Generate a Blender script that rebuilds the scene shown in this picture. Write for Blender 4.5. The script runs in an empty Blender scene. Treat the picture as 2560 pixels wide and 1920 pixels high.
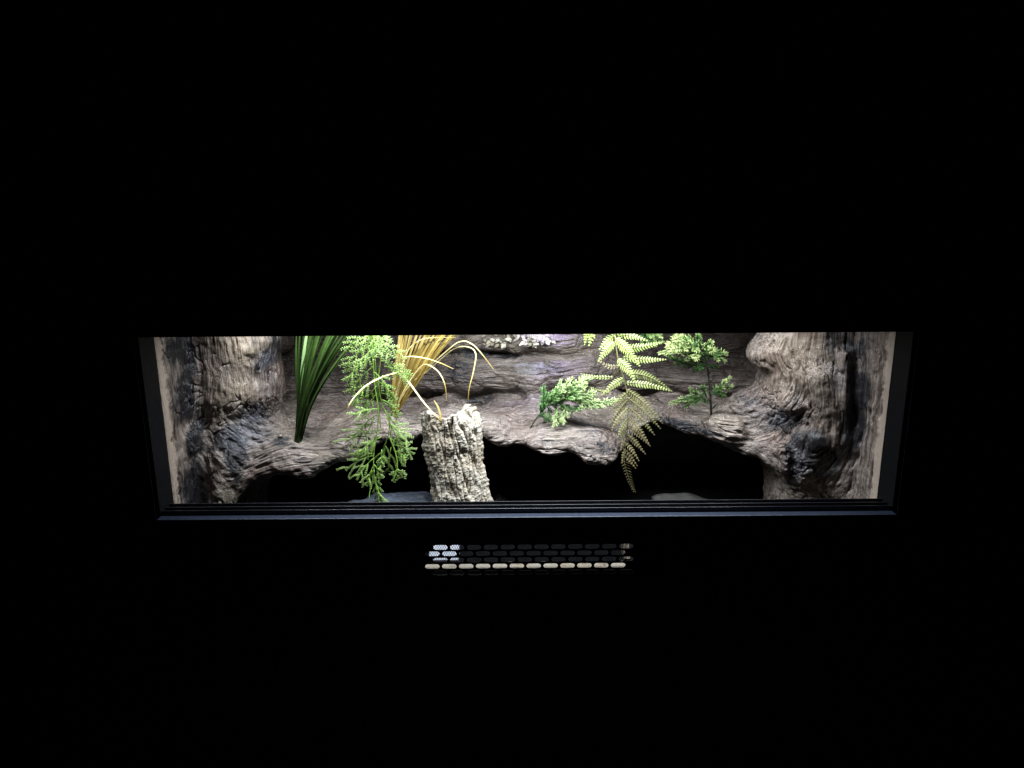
import bpy, bmesh, math, random
import numpy as np
from mathutils import Vector, Matrix

# ------------------------------------------------------------------ camera
SC = bpy.context.scene
COL = SC.collection
FPX = 1850.0                       # focal length in photograph pixels (2560 wide)
CAM = np.array([0.0, -1.130, 0.489])
PITCH, ROLL, YAW = math.radians(13.45), math.radians(0.42), math.radians(0.0)
cam_d = bpy.data.cameras.new('camera')
cam_d.sensor_width = 36.0
cam_d.lens = 36.0 * FPX / 2560.0
cam_d.clip_start, cam_d.clip_end = 0.02, 50
cam = bpy.data.objects.new('camera', cam_d)
COL.objects.link(cam)
CM = (Matrix.Rotation(YAW, 4, 'Z') @ Matrix.Rotation(math.pi / 2 - PITCH, 4, 'X') @ Matrix.Rotation(-ROLL, 4, 'Z'))
cam.matrix_world = Matrix.Translation(Vector(CAM)) @ CM
SC.camera = cam
R3 = np.array(CM.to_3x3())

# ------------------------------------------------------------------ world: a dark room
w = bpy.data.worlds.new('World'); SC.world = w; w.use_nodes = True
w.node_tree.nodes['Background'].inputs[0].default_value = (0.5, 0.55, 0.8, 1)
w.node_tree.nodes['Background'].inputs[1].default_value = 0.0006
SC.view_settings.view_transform = 'Standard'
SC.view_settings.look = 'None'
SC.view_settings.exposure = 0.0
SC.view_settings.gamma = 1.0
SC.cycles.use_denoising = True
SC.cycles.max_bounces = 6

# ------------------------------------------------------------------ lamps inside the tank (housings are built below), plus one added light
LAMP = dict(x=0.015, y=0.095, z=0.392, lx=0.92, ly=0.03)
def area(name, loc, target, sx, sy, power, colour, spread=180):
    d = bpy.data.lights.new(name, 'AREA'); d.shape = 'RECTANGLE'; d.size = sx; d.size_y = sy
    d.energy = power; d.color = colour; d.spread = math.radians(spread)
    o = bpy.data.objects.new(name, d); COL.objects.link(o); o.location = loc
    o.rotation_euler = (Vector(target) - Vector(loc)).to_track_quat('-Z', 'Y').to_euler()
    return o
area('white_lamp_light', (LAMP['x'], LAMP['y'], LAMP['z']), (LAMP['x'], LAMP['y'] + 0.06, 0), LAMP['lx'], LAMP['ly'], 6.4, (0.87, 0.935, 1.0), 130)
area('middle_added_light', (0.06, LAMP['y'], LAMP['z']), (0.06, LAMP['y'] + 0.06, 0), 0.34, LAMP['ly'], 2.2, (0.82, 0.91, 1.0), 130)  # extra emitter added in the bar to brighten the middle
area('violet_lamp_light', (0.085, 0.275, 0.392), (0.070, 0.41, 0.13), 0.02, 0.02, 0.12, (0.45, 0.42, 1.0), 48)

# ------------------------------------------------------------------ helpers
rnd = random.Random(7)
rng = np.random.default_rng(11)
def ray(px, py):
    d = np.array([(px - 1280.0) / FPX, -(py - 960.0) / FPX, -1.0])
    return R3 @ d
def at(px, py, Y):
    """world point on the plane y = Y that the photograph shows at px, py"""
    d = ray(px, py)
    return CAM + d * ((Y - CAM[1]) / d[1])
def V(p): return Vector((float(p[0]), float(p[1]), float(p[2])))

def _hash(ix, iy, iz, s):
    h = (ix.astype(np.uint32) * np.uint32(374761393) + iy.astype(np.uint32) * np.uint32(668265263)
         + iz.astype(np.uint32) * np.uint32(2147483647) + np.uint32(s) * np.uint32(1274126177))
    h = (h ^ (h >> np.uint32(13))) * np.uint32(1274126177)
    h = (h ^ (h >> np.uint32(16))) * np.uint32(2246822519)
    return h ^ (h >> np.uint32(15))
GRAD = np.array([[1,1,0],[-1,1,0],[1,-1,0],[-1,-1,0],[1,0,1],[-1,0,1],[1,0,-1],[-1,0,-1],
                 [0,1,1],[0,-1,1],[0,1,-1],[0,-1,-1],[1,1,0],[-1,1,0],[0,-1,1],[0,-1,-1]], dtype=np.float32)
def perlin(P, seed=0):
    P = np.asarray(P, dtype=np.float32)
    i = np.floor(P).astype(np.int64); f = P - i
    u = f * f * f * (f * (f * 6 - 15) + 10)
    r = None
    out = np.zeros(len(P), dtype=np.float32)
    for dx in (0, 1):
        wx = u[:, 0] if dx else 1 - u[:, 0]
        for dy in (0, 1):
            wy = u[:, 1] if dy else 1 - u[:, 1]
            for dz in (0, 1):
                wz = u[:, 2] if dz else 1 - u[:, 2]
                g = GRAD[_hash(i[:, 0] + dx, i[:, 1] + dy, i[:, 2] + dz, seed) & np.uint32(15)]
                out += wx * wy * wz * (g[:, 0] * (f[:, 0] - dx) + g[:, 1] * (f[:, 1] - dy) + g[:, 2] * (f[:, 2] - dz))
    return out
def fbm(P, octv=4, seed=0, gain=0.5):
    a, o, s = 1.0, np.zeros(len(P), dtype=np.float32), 0
    for k in range(octv):
        o += a * perlin(P * (2.03 ** k), seed + k); s += a; a *= gain
    return o / s
def ridged(P, octv=3, seed=0):
    a, o, s = 1.0, np.zeros(len(P), dtype=np.float32), 0
    for k in range(octv):
        o += a * (1 - np.abs(perlin(P * (2.1 ** k), seed + k)) * 2); s += a; a *= 0.5
    return o / s
def sstep(a, b, x):
    t = np.clip((x - a) / (b - a), 0, 1); return t * t * (3 - 2 * t)

def put(o, label=None, cat=None, group=None, kind=None):
    if label: o['label'] = label
    if cat: o['category'] = cat
    if group: o['group'] = group
    if kind: o['kind'] = kind
    return o
def empty(name, loc, label, cat, group=None):
    o = bpy.data.objects.new(name, None); COL.objects.link(o); o.location = V(loc)
    o.empty_display_size = 0.02
    return put(o, label, cat, group)
def link(name, me, mat, parent=None):
    if mat and not me.materials: me.materials.append(mat)
    o = bpy.data.objects.new(name, me); COL.objects.link(o)
    if parent is not None:
        o.parent = parent
        if parent.type == 'EMPTY' : o.location = -parent.location if parent.parent is None else (0, 0, 0)
    return o
class MB:
    """collects faces with a per-vertex tint (0..1)"""
    def __init__(s): s.v, s.f, s.t = [], [], []
    def add(s, vs, fs, t=0.0):
        n = len(s.v); s.v += [tuple(map(float, p)) for p in vs]
        s.f += [tuple(i + n for i in q) for q in fs]
        s.t += (list(t) if hasattr(t, '__len__') else [t] * len(vs))
    def box(s, x0, x1, y0, y1, z0, z1, t=0.0):
        s.add([(x, y, z) for x in (x0, x1) for y in (y0, y1) for z in (z0, z1)],
              [(0,1,3,2),(4,6,7,5),(0,4,5,1),(2,3,7,6),(0,2,6,4),(1,5,7,3)], t)
    def tube(s, pts, rad, n=6, t=0.0):
        pts = [V(p) for p in pts]; m = len(pts)
        rad = rad if hasattr(rad, '__len__') else [rad] * m
        tt = t if hasattr(t, '__len__') else [t] * m
        vs, fs, ts = [], [], []
        up = Vector((0.31, 0.87, 0.38))
        for i, p in enumerate(pts):
            d = (pts[min(i + 1, m - 1)] - pts[max(i - 1, 0)]).normalized()
            a = d.cross(up).normalized(); b = d.cross(a)
            for k in range(n):
                an = 2 * math.pi * k / n
                vs.append(p + (a * math.cos(an) + b * math.sin(an)) * rad[i]); ts.append(tt[i])
        for i in range(m - 1):
            for k in range(n):
                fs.append((i*n+k, i*n+(k+1) % n, (i+1)*n+(k+1) % n, (i+1)*n+k))
        fs.append(tuple(range(n))[::-1]); fs.append(tuple(range((m-1)*n, m*n)))
        s.add(vs, fs, ts)
    def mesh(s, name, smooth=True):
        me = bpy.data.meshes.new(name); me.from_pydata(s.v, [], s.f)
        a = me.attributes.new('tint', 'FLOAT', 'POINT'); a.data.foreach_set('value', np.array(s.t, dtype=np.float32))
        if smooth: me.polygons.foreach_set('use_smooth', [True] * len(me.polygons))
        me.update(); return me
def crom(pts, n):
    """Catmull-Rom resample to n points"""
    P = np.array(pts, dtype=float); m = len(P)
    P = np.vstack([2 * P[0] - P[1], P, 2 * P[-1] - P[-2]])
    out = []
    for q in np.linspace(0, m - 1, n):
        i = min(int(q), m - 2); t = q - i
        a, b, c, d = P[i], P[i+1], P[i+2], P[i+3]
        out.append(0.5 * ((2*b) + (c-a)*t + (2*a-5*b+4*c-d)*t*t + (-a+3*b-3*c+d)*t**3))
    return np.array(out)

# ------------------------------------------------------------------ materials
def new_mat(name):
    m = bpy.data.materials.new(name); m.use_nodes = True
    return m, m.node_tree, m.node_tree.nodes['Principled BSDF']
def N(nt, typ, **kw):
    n = nt.nodes.new(typ)
    for k, v in kw.items():
        if k in n.inputs: n.inputs[k].default_value = v
        else: setattr(n, k, v)
    return n
def L(nt, a, b): nt.links.new(a, b)
def ramp(nt, fac, stops):
    r = N(nt, 'ShaderNodeValToRGB'); e = r.color_ramp.elements
    while len(e) < len(stops): e.new(0.5)
    for q, (p, c) in zip(e, stops): q.position = p; q.color = (*c, 1)
    L(nt, fac, r.inputs[0]); return r.outputs[0]
def mixc(nt, fac, a, b, mode='MIX'):
    n = N(nt, 'ShaderNodeMix', data_type='RGBA', blend_type=mode)
    for s, v in ((n.inputs[0], fac), (n.inputs[6], a), (n.inputs[7], b)):
        if isinstance(v, (int, float)): s.default_value = v
        elif isinstance(v, tuple): s.default_value = (*v, 1)
        else: L(nt, v, s)
    return n.outputs[2]
def mth(nt, op, a, b=0.0, clamp=False):
    n = N(nt, 'ShaderNodeMath', operation=op, use_clamp=clamp)
    for s, v in ((n.inputs[0], a), (n.inputs[1], b)):
        if isinstance(v, (int, float)): s.default_value = v
        else: L(nt, v, s)
    return n.outputs[0]
def noise(nt, vec, scale, detail=4, rough=0.55, dist=0.0):
    n = N(nt, 'ShaderNodeTexNoise', Scale=scale, Detail=detail, Roughness=rough, Distortion=dist)
    if vec is not None: L(nt, vec, n.inputs['Vector'])
    return n.outputs['Fac']
def attr(nt, name):
    return N(nt, 'ShaderNodeAttribute', attribute_name=name)
def bump(nt, bs, h, strength, dist):
    b = N(nt, 'ShaderNodeBump', Strength=strength, Distance=dist)
    L(nt, h, b.inputs['Height']); L(nt, b.outputs[0], bs.inputs['Normal']); return b

def wood_material():
    m, nt, bs = new_mat('sculpted_wood')
    gc = attr(nt, 'gc').outputs['Vector']; tc = N(nt, 'ShaderNodeTexCoord').outputs['Object']
    g1 = noise(nt, gc, 130, 6, 0.62, 0.2); g2 = noise(nt, gc, 400, 4, 0.6); g3 = noise(nt, gc, 30, 4, 0.55)
    big = noise(nt, tc, 9, 4, 0.55); mid = noise(nt, tc, 34, 5, 0.6); fine = noise(nt, tc, 420, 3, 0.6)
    c = ramp(nt, g1, [(0.30, (0.050, 0.036, 0.030)), (0.44, (0.175, 0.139, 0.120)), (0.60, (0.275, 0.226, 0.199)), (0.80, (0.45, 0.395, 0.356))])
    hue = ramp(nt, big, [(0.32, (0.80, 0.66, 0.58)), (0.5, (1.0, 1.0, 1.0)), (0.66, (0.92, 0.94, 0.80))])
    c = mixc(nt, 0.75, c, hue, 'MULTIPLY')
    c = mixc(nt, 0.65, c, ramp(nt, g3, [(0.30, (0.35, 0.30, 0.28)), (0.48, (1, 1, 1)), (0.7, (1.25, 1.2, 1.16))]), 'MULTIPLY')
    st = ramp(nt, g2, [(0.38, (0.12, 0.105, 0.10)), (0.48, (1, 1, 1)), (0.75, (1.18, 1.14, 1.1))])
    c = mixc(nt, 0.7, c, st, 'MULTIPLY')
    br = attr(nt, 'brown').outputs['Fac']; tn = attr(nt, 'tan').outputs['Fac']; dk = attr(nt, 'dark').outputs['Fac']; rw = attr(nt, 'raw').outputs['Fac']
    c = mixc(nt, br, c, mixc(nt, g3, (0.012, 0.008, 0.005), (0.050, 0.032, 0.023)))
    tm = mth(nt, 'MULTIPLY', tn, mth(nt, 'MULTIPLY_ADD', mid, 1.6), True)
    nt.nodes[-1].inputs[2].default_value = 0.0
    c = mixc(nt, mth(nt, 'MULTIPLY', tn, 0.6), c, mixc(nt, g2, (0.24, 0.185, 0.13), (0.46, 0.38, 0.29)))
    c = mixc(nt, rw, c, mixc(nt, g3, (0.38, 0.29, 0.225), (0.60, 0.49, 0.40)))
    # black wash plus painted-in shade of grooves and lip underside, broken up along the grain
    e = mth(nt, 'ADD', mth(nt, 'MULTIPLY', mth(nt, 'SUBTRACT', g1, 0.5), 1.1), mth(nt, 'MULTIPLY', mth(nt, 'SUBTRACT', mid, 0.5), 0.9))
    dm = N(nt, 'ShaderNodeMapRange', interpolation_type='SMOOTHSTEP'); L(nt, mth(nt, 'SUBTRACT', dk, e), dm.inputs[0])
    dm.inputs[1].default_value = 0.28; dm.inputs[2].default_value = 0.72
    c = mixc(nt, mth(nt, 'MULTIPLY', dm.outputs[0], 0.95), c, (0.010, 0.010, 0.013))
    # bluish grey streaks along the grain
    bl = attr(nt, 'blue').outputs['Fac']
    bm = N(nt, 'ShaderNodeMapRange'); L(nt, mth(nt, 'ADD', bl, mth(nt, 'SUBTRACT', g1, 0.5)), bm.inputs[0]); bm.inputs[1].default_value = 0.45; bm.inputs[2].default_value = 0.9
    c = mixc(nt, mth(nt, 'MULTIPLY', bm.outputs[0], 0.8), c, (0.16, 0.17, 0.215))
    L(nt, c, bs.inputs['Base Color'])
    ro = N(nt, 'ShaderNodeMapRange'); L(nt, mth(nt, 'ADD', mth(nt, 'MULTIPLY', mid, 0.7), mth(nt, 'MULTIPLY', big, 0.5)), ro.inputs[0])
    ro.inputs[1].default_value = 0.45; ro.inputs[2].default_value = 0.75; ro.inputs[3].default_value = 0.22; ro.inputs[4].default_value = 0.68
    L(nt, ro.outputs[0], bs.inputs['Roughness'])
    bs.inputs['Specular IOR Level'].default_value = 0.45
    h = mth(nt, 'ADD', mth(nt, 'MULTIPLY', g2, 1.0), mth(nt, 'ADD', mth(nt, 'MULTIPLY', g1, 1.5), mth(nt, 'MULTIPLY', fine, 0.35)))
    b_ = bump(nt, bs, h, 1.0, 0.0030)
    bs.inputs['Coat Weight'].default_value = 0.45; bs.inputs['Coat Roughness'].default_value = 0.17; L(nt, b_.outputs[0], bs.inputs['Coat Normal'])
    return m
def leaf_material(name, c0, c1, c2, rough=0.45, trans=0.22, nscale=120):
    """tint 0 -> c0, 0.5 -> c1, 1 -> c2"""
    m, nt, bs = new_mat(name)
    t = attr(nt, 'tint').outputs['Fac']; tc = N(nt, 'ShaderNodeTexCoord').outputs['Object']
    nz = noise(nt, tc, nscale, 4, 0.6)
    f = mth(nt, 'ADD', t, mth(nt, 'MULTIPLY', mth(nt, 'SUBTRACT', nz, 0.5), 0.55), True)
    c = ramp(nt, f, [(0.0, c0), (0.5, c1), (1.0, c2)])
    L(nt, c, bs.inputs['Base Color']); bs.inputs['Roughness'].default_value = rough
    bs.inputs['Specular IOR Level'].default_value = 0.4
    tr = N(nt, 'ShaderNodeBsdfTranslucent'); L(nt, c, tr.inputs[0])
    mx = N(nt, 'ShaderNodeMixShader'); mx.inputs[0].default_value = trans
    L(nt, bs.outputs[0], mx.inputs[1]); L(nt, tr.outputs[0], mx.inputs[2])
    L(nt, mx.outputs[0], nt.nodes['Material Output'].inputs[0])
    bump(nt, bs, noise(nt, tc, 700, 3), 0.25, 0.0006)
    return m
def plain(name, col, rough, spec=0.5, nscale=60, var=0.35, bmp=0.15, metal=0.0, bscale=900, bdist=0.0004):
    m, nt, bs = new_mat(name); tc = N(nt, 'ShaderNodeTexCoord').outputs['Object']
    nz = noise(nt, tc, nscale, 5, 0.6)
    c = ramp(nt, nz, [(0.3, tuple(x * (1 - var) for x in col)), (0.7, tuple(x * (1 + var) for x in col))])
    L(nt, c, bs.inputs['Base Color']); bs.inputs['Roughness'].default_value = rough
    bs.inputs['Specular IOR Level'].default_value = spec; bs.inputs['Metallic'].default_value = metal
    bump(nt, bs, noise(nt, tc, bscale, 4, 0.6), bmp, bdist)
    return m
def cork_material(k=1.0, e=1.0, tk=0.35):
    m, nt, bs = new_mat('cork_bark'); tc = N(nt, 'ShaderNodeTexCoord').outputs['Object']
    t = attr(nt, 'tint').outputs['Fac']
    n1 = noise(nt, tc, 110 * e, 6, 0.65, 0.4); n2 = noise(nt, tc, 480, 4, 0.6); n3 = noise(nt, tc, 30, 3)
    f = mth(nt, 'ADD', mth(nt, 'MULTIPLY', n1, 0.9), mth(nt, 'SUBTRACT', mth(nt, 'MULTIPLY', t, tk), 0.07 if k == 1 else 0.17), True)
    c = ramp(nt, f, [(p_, tuple(k * q_ for q_ in c_)) for p_, c_ in ((0.22, (0.10, 0.080, 0.058)), (0.40, (0.29, 0.245, 0.19)), (0.60, (0.38, 0.345, 0.285)), (0.85, (0.52, 0.49, 0.43)))])
    c = mixc(nt, 0.5, c, ramp(nt, n3, [(0.35, (0.82, 0.82, 0.84)), (0.65, (1.0, 0.93, 0.80))]), 'MULTIPLY')
    c = mixc(nt, 0.6, c, ramp(nt, n2, [(0.34, (0.42, 0.40, 0.37)), (0.5, (1, 1, 1))]), 'MULTIPLY')
    L(nt, c, bs.inputs['Base Color']); bs.inputs['Roughness'].default_value = 0.9
    bs.inputs['Specular IOR Level'].default_value = 0.2
    bump(nt, bs, mth(nt, 'ADD', n1, mth(nt, 'MULTIPLY', n2, 0.5)), 0.8, 0.002)
    return m

M = {}
M['wood'] = wood_material()
M['cork'] = cork_material()
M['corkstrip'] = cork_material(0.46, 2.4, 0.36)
M['cabinet'] = plain('black_laminate', (0.0045, 0.0045, 0.005), 0.65, 0.3, 30, 0.2, 0.1)
M['jamb'] = plain('dark_grey_laminate', (0.0026, 0.0029, 0.0040), 0.55, 0.2, 90, 0.3, 0.4, bscale=500)
M['sill'] = plain('black_grained_laminate', (0.013, 0.018, 0.033), 0.40, 0.45, 160, 0.3, 0.9, bscale=420, bdist=0.001)  # blue in the base colour stands for the bluish light it reflects
M['track'] = plain('black_plastic_track', (0.008, 0.008, 0.011), 0.26, 0.6, 200, 0.15, 0.05)
M['inner'] = plain('dark_interior_board', (0.0022, 0.0022, 0.0025), 0.9, 0.03, 25, 0.3, 0.2)
M['soil'] = plain('dark_floor_liner', (0.0030, 0.0030, 0.0034), 0.8, 0.05, 70, 0.5, 0.5)
M['room'] = plain('dark_room_floor', (0.01, 0.01, 0.012), 0.9, 0.1)
M['grille'] = plain('black_metal_grille', (0.006, 0.006, 0.007), 0.5, 0.4)
M['screen'] = plain('perforated_screen', (0.008, 0.009, 0.013), 0.45, 0.5)
M['housing'] = plain('lamp_housing', (0.02, 0.02, 0.022), 0.5, 0.4)
M['white'] = plain('wedge_white', (0.36, 0.38, 0.43), 0.45, 0.5, 60, 0.05, 0.05)
M['stone'] = plain('blue_grey_slate', (0.045, 0.052, 0.068), 0.40, 0.5, 40, 0.4, 0.5, bscale=160, bdist=0.002)
M['driftwood'] = plain('grey_driftwood', (0.036, 0.033, 0.030), 0.7, 0.3, 50, 0.4, 0.6, bscale=200, bdist=0.002)
M['screw'] = plain('dull_screw', (0.20, 0.165, 0.13), 0.5, 0.5, metal=0.3)
M['grass'] = leaf_material('dark_strap_leaf', (0.010, 0.018, 0.005), (0.034, 0.070, 0.014), (0.125, 0.20, 0.045), 0.24, 0.10, 60)
M['pale_blade'] = leaf_material('pale_strap_leaf', (0.05, 0.14, 0.03), (0.22, 0.42, 0.12), (0.45, 0.62, 0.30), 0.35, 0.25, 60)  # paler copy of the strap leaf, lamp shine put into the colour
M['gold'] = leaf_material('golden_grass_leaf', (0.15, 0.075, 0.013), (0.385, 0.275, 0.068), (0.62, 0.52, 0.24), 0.42, 0.22, 70)
M['vine'] = leaf_material('bright_green_sprig', (0.085, 0.185, 0.015), (0.24, 0.41, 0.065), (0.52, 0.66, 0.28), 0.5, 0.25, 90)
M['conifer'] = leaf_material('variegated_needles', (0.012, 0.05, 0.018), (0.15, 0.31, 0.075), (0.74, 0.84, 0.42), 0.5, 0.22, 90)
M['conifer_g'] = leaf_material('bright_green_needles', (0.012, 0.05, 0.012), (0.085, 0.175, 0.035), (0.60, 0.68, 0.28), 0.5, 0.22, 90)
M['twig'] = leaf_material('dark_twig', (0.012, 0.012, 0.008), (0.028, 0.032, 0.016), (0.05, 0.05, 0.02), 0.6, 0.0)
M['fern'] = leaf_material('olive_fern', (0.125, 0.082, 0.048), (0.175, 0.162, 0.064), (0.23, 0.325, 0.072), 0.5, 0.25, 120)
M['dry'] = leaf_material('bleached_dry_leaf', (0.24, 0.20, 0.12), (0.40, 0.36, 0.25), (0.60, 0.57, 0.45), 0.6, 0.25, 120)

# ------------------------------------------------------------------ cabinet
XL, XR, ZT, DEP = -0.5855, 0.630, 0.297, 0.064
SZ = -0.006                                        # sill top
FZ = -0.130                                        # tank floor
PX0, PX1, PZ0, PZ1 = -0.86, 0.90, -0.55, 0.80
v_l = at(1040 + 80 / 3.814, 1330 + 345 / 3.814, 0); v_r = at(1040 + 2090 / 3.814, 1330 + 310 / 3.814, 0)
vtop = at(1310, 1330 + 115 / 3.814, 0)[2]; vbot = at(1310, 1330 + 420 / 3.814, 0)[2]
VX0, VX1, VZ0, VZ1 = v_l[0] - 0.004, v_r[0] + 0.004, vbot - 0.004, vtop + 0.006
cab = empty('terrarium_cabinet', (0.02, 0.3, PZ0), 'black terrarium cabinet with a wide front opening and a slotted vent below it', 'terrarium')
def panel(name, boxes, mat, parent=cab, bevel=0.0):
    mb = MB()
    for b in boxes: mb.box(*b)
    o = link(name, mb.mesh(name, False), mat, parent)
    if bevel:
        md = o.modifiers.new('bevel', 'BEVEL'); md.width = bevel; md.segments = 2; md.limit_method = 'ANGLE'
    return o
TH = 0.016
panel('upper_front_panel', [(PX0, PX1, 0, TH, ZT, PZ1)], M['cabinet'], bevel=0.001)
panel('side_front_panel', [(PX0, XL, 0, TH, SZ, ZT)], M['cabinet'])
panel('side_front_panel', [(XR, PX1, 0, TH, SZ, ZT)], M['cabinet'])
panel('lower_front_panel', [(PX0, PX1, 0.0015, TH, VZ1, SZ - 0.0175), (PX0, VX0, 0.0015, TH, VZ0, VZ1), (VX1, PX1, 0.0015, TH, VZ0, VZ1),
                            (PX0, PX1, 0.0015, TH, PZ0, VZ0)], M['cabinet'])
panel('sill_board', [(XL, XR, 0.0, DEP, SZ - 0.017, SZ)], M['sill'], bevel=0.0012)
jb = panel('jamb', [(XL - 0.016, XL, 0.0005, DEP + 0.02, SZ, ZT + 0.1)], M['jamb'])
jb = panel('jamb', [(XR, XR + 0.016, 0.0005, DEP + 0.02, SZ, ZT + 0.1)], M['jamb'])
panel('side_panel', [(PX0, PX0 + 0.018, TH, 0.56, PZ0, PZ1)], M['inner'])
panel('side_panel', [(PX1 - 0.018, PX1, TH, 0.56, PZ0, PZ1)], M['inner'])
panel('back_panel', [(PX0, PX1, 0.56, 0.578, PZ0, PZ1)], M['inner'])
panel('tank_side', [(XL - 0.036, XL - 0.018, DEP + 0.021, 0.55, FZ - 0.018, 0.42)], M['inner'])
panel('tank_side', [(XR + 0.018, XR + 0.036, DEP + 0.021, 0.55, FZ - 0.018, 0.42)], M['inner'])
panel('tank_ceiling', [(PX0 + 0.02, PX1 - 0.02, TH + 0.001, 0.559, 0.42, 0.438)], M['inner'])
panel('tank_floor', [(PX0 + 0.02, PX1 - 0.02, TH + 0.001, 0.559, FZ - 0.018, FZ)], M['soil'])
panel('cabinet_top', [(PX0, PX1, 0, 0.578, PZ1 + 0.0005, PZ1 + 0.018)], M['cabinet'])
# sliding-door track: base, three upright fins
tr = MB()
tr.box(XL + 0.001, XR - 0.001, 0.0165, 0.0520, SZ + 0.0004, SZ + 0.0022)
for y, h in ((0.0165, 0.0085), (0.0325, 0.0080), (0.0490, 0.0075)):
    tr.box(XL + 0.001, XR - 0.001, y, y + 0.0022, SZ + 0.0022, SZ + h)
o = link('door_track', tr.mesh('door_track', False), M['track'], cab)
md = o.modifiers.new('bevel', 'BEVEL'); md.width = 0.0006; md.segments = 2; md.limit_method = 'ANGLE'
fl = MB(); fl.box(-2.5, 2.9, -2.5, 2.0, PZ0 - 0.05, PZ0)
put(link('floor', fl.mesh('floor', False), M['room']), kind='structure')

# vent grille: five staggered rows of twelve slots cut through thin plate
def slot_plate(parent):
    mb = MB(); y0, y1 = 0.0, 0.0014
    pitch = 161 / 3.814; rows = []
    for r, (sx, sy) in enumerate(((232, 160), (157, 222), (232, 282), (157, 345), (232, 402))):
        rows.append((sx, sy))
    zc = [at(1300, 1330 + (sy - 17) / 3.814, 0)[2] for sx, sy in rows]
    dz = (zc[0] - zc[-1]) / 4
    for r, (sx, sy) in enumerate(rows):
        z = zc[0] - dz * r; hz = dz / 2; sh = 0.0044; sw = 0.0122
        cx = [at(1040 + (sx + 161 * k) / 3.814, 1330 + (sy - 2.7 * k) / 3.814, 0)[0] for k in range(12)]
        cx = list(np.linspace(cx[0], cx[-1], 12)); p = (cx[1] - cx[0]) / 2
        mb.box(VX0 - 0.006, cx[0] - p, y0, y1, z - hz, z + hz); mb.box(cx[-1] + p, VX1 + 0.006, y0, y1, z - hz, z + hz)
        for c in cx:
            ring, outer = [], []
            for s in (1, -1):
                for k in range(7):
                    a = -math.pi / 2 + math.pi * k / 6
                    q = (s * (sw - sh + sh * math.cos(a)), s * sh * math.sin(a)); ring.append(q)
            for (x, zz) in ring:
                outer.append((max(-p, min(p, x * 8 if abs(x) > sw - sh * 0.8 else x)), math.copysign(hz, zz) if abs(zz) > sh * 0.6 else zz * hz / sh))
            n = len(ring)
            vs = [(c + x, yy, z + zz) for yy in (y0, y1) for (x, zz) in ring] + [(c + x, yy, z + zz) for yy in (y0, y1) for (x, zz) in outer]
            fs = []
            for k in range(n):
                j = (k + 1) % n
                fs += [(k, j, n + j, n + k), (2*n+k, 2*n+j, j, k), (n+k, n+j, 3*n+j, 3*n+k)]
            mb.add(vs, fs)
    zt, zb = zc[0] + dz / 2, zc[0] - 4.5 * dz
    mb.box(VX0 - 0.006, VX1 + 0.006, y0, y1, zt, VZ1 + 0.006); mb.box(VX0 - 0.006, VX1 + 0.006, y0, y1, VZ0 - 0.006, zb)
    return link('vent_grille', mb.mesh('vent_grille', False), M['grille'], parent), zc, dz
grille, VZC, VDZ = slot_plate(cab)
# perforated screen behind the upper three rows
mb = MB(); zt, zb = VZC[0] + 0.009, VZC[2] - 0.0128
sx0, sx1 = VX0 + 0.001, at(1040 + 2005 / 3.814, 1380, 0.02)[0]
py_ = 0.0040
for r in range(int((zt - zb) / (py_ * 0.866) + 0.5)):
    z = zt - (r + 0.5) * py_ * 0.866; h = py_ * 0.433
    x = sx0 + (py_ / 2 if r % 2 else 0)
    while x < sx1:
        ri = 0.00120; vs = []; n = 8
        for k in range(n):
            a = 2 * math.pi * (k + 0.5) / n; vs.append((x + ri * math.cos(a), 0.0135, z + ri * math.sin(a)))
        for k in range(n):
            a = 2 * math.pi * (k + 0.5) / n
            vs.append((x + math.copysign(py_ / 2, math.cos(a)) * (1 if abs(math.cos(a)) > .5 else .414), 0.0135, z + math.copysign(h, math.sin(a)) * (1 if abs(math.sin(a)) > .5 else .414)))
        mb.add(vs, [(k, (k+1) % n, n + (k+1) % n, n + k) for k in range(n)])
        x += py_
link('perforated_screen', mb.mesh('perforated_screen', False), M['screen'], cab)

# ------------------------------------------------------------------ sculpted backdrop: a distance field turned into one surface
VOX = 0.003
gx = np.arange(XL - 0.004, XR + 0.004, VOX, dtype=np.float32)
gy = np.arange(0.055, 0.505, VOX, dtype=np.float32)
gz = np.arange(FZ - 0.004, 0.424, VOX, dtype=np.float32)
GX, GY, GZ = gx[:, None, None], gy[None, :, None], gz[None, None, :]
def smin(a, b, k):
    h = np.clip(0.5 + 0.5 * (b - a) / k, 0, 1); return b + (a - b) * h - k * h * (1 - h)
def smax(a, b, k): return -smin(-a, -b, k)
def seg(a, b, ra, rb, X=GX, Y=GY, Z=GZ, s=(1, 1, 1)):
    a = np.asarray(a, float); b = np.asarray(b, float); d = b - a; dd = float((d * d).sum())
    t = np.clip(((X - a[0]) * d[0] + (Y - a[1]) * d[1] + (Z - a[2]) * d[2]) / dd, 0, 1).astype(np.float32)
    q = ((X - a[0] - t * d[0]) / s[0]) ** 2 + ((Y - a[1] - t * d[1]) / s[1]) ** 2 + ((Z - a[2] - t * d[2]) / s[2]) ** 2
    return (np.sqrt(q) - (ra + (rb - ra) * t)).astype(np.float32)
def chain(pts, k, *g):
    f = None
    for (p, r), (q, s) in zip(pts[:-1], pts[1:]):
        e = seg(p, q, r, s, *g); f = e if f is None else smin(f, e, k)
    return f
def smooth_interp(xs, ys, n=500, sig=6):
    xx = np.linspace(min(xs), max(xs), n); yy = np.interp(xx, xs, ys)
    kz = np.exp(-0.5 * (np.arange(-3 * sig, 3 * sig + 1) / sig) ** 2); kz /= kz.sum()
    yy = np.convolve(np.pad(yy, 3 * sig, mode='edge'), kz, 'valid')
    return xx, yy
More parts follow.
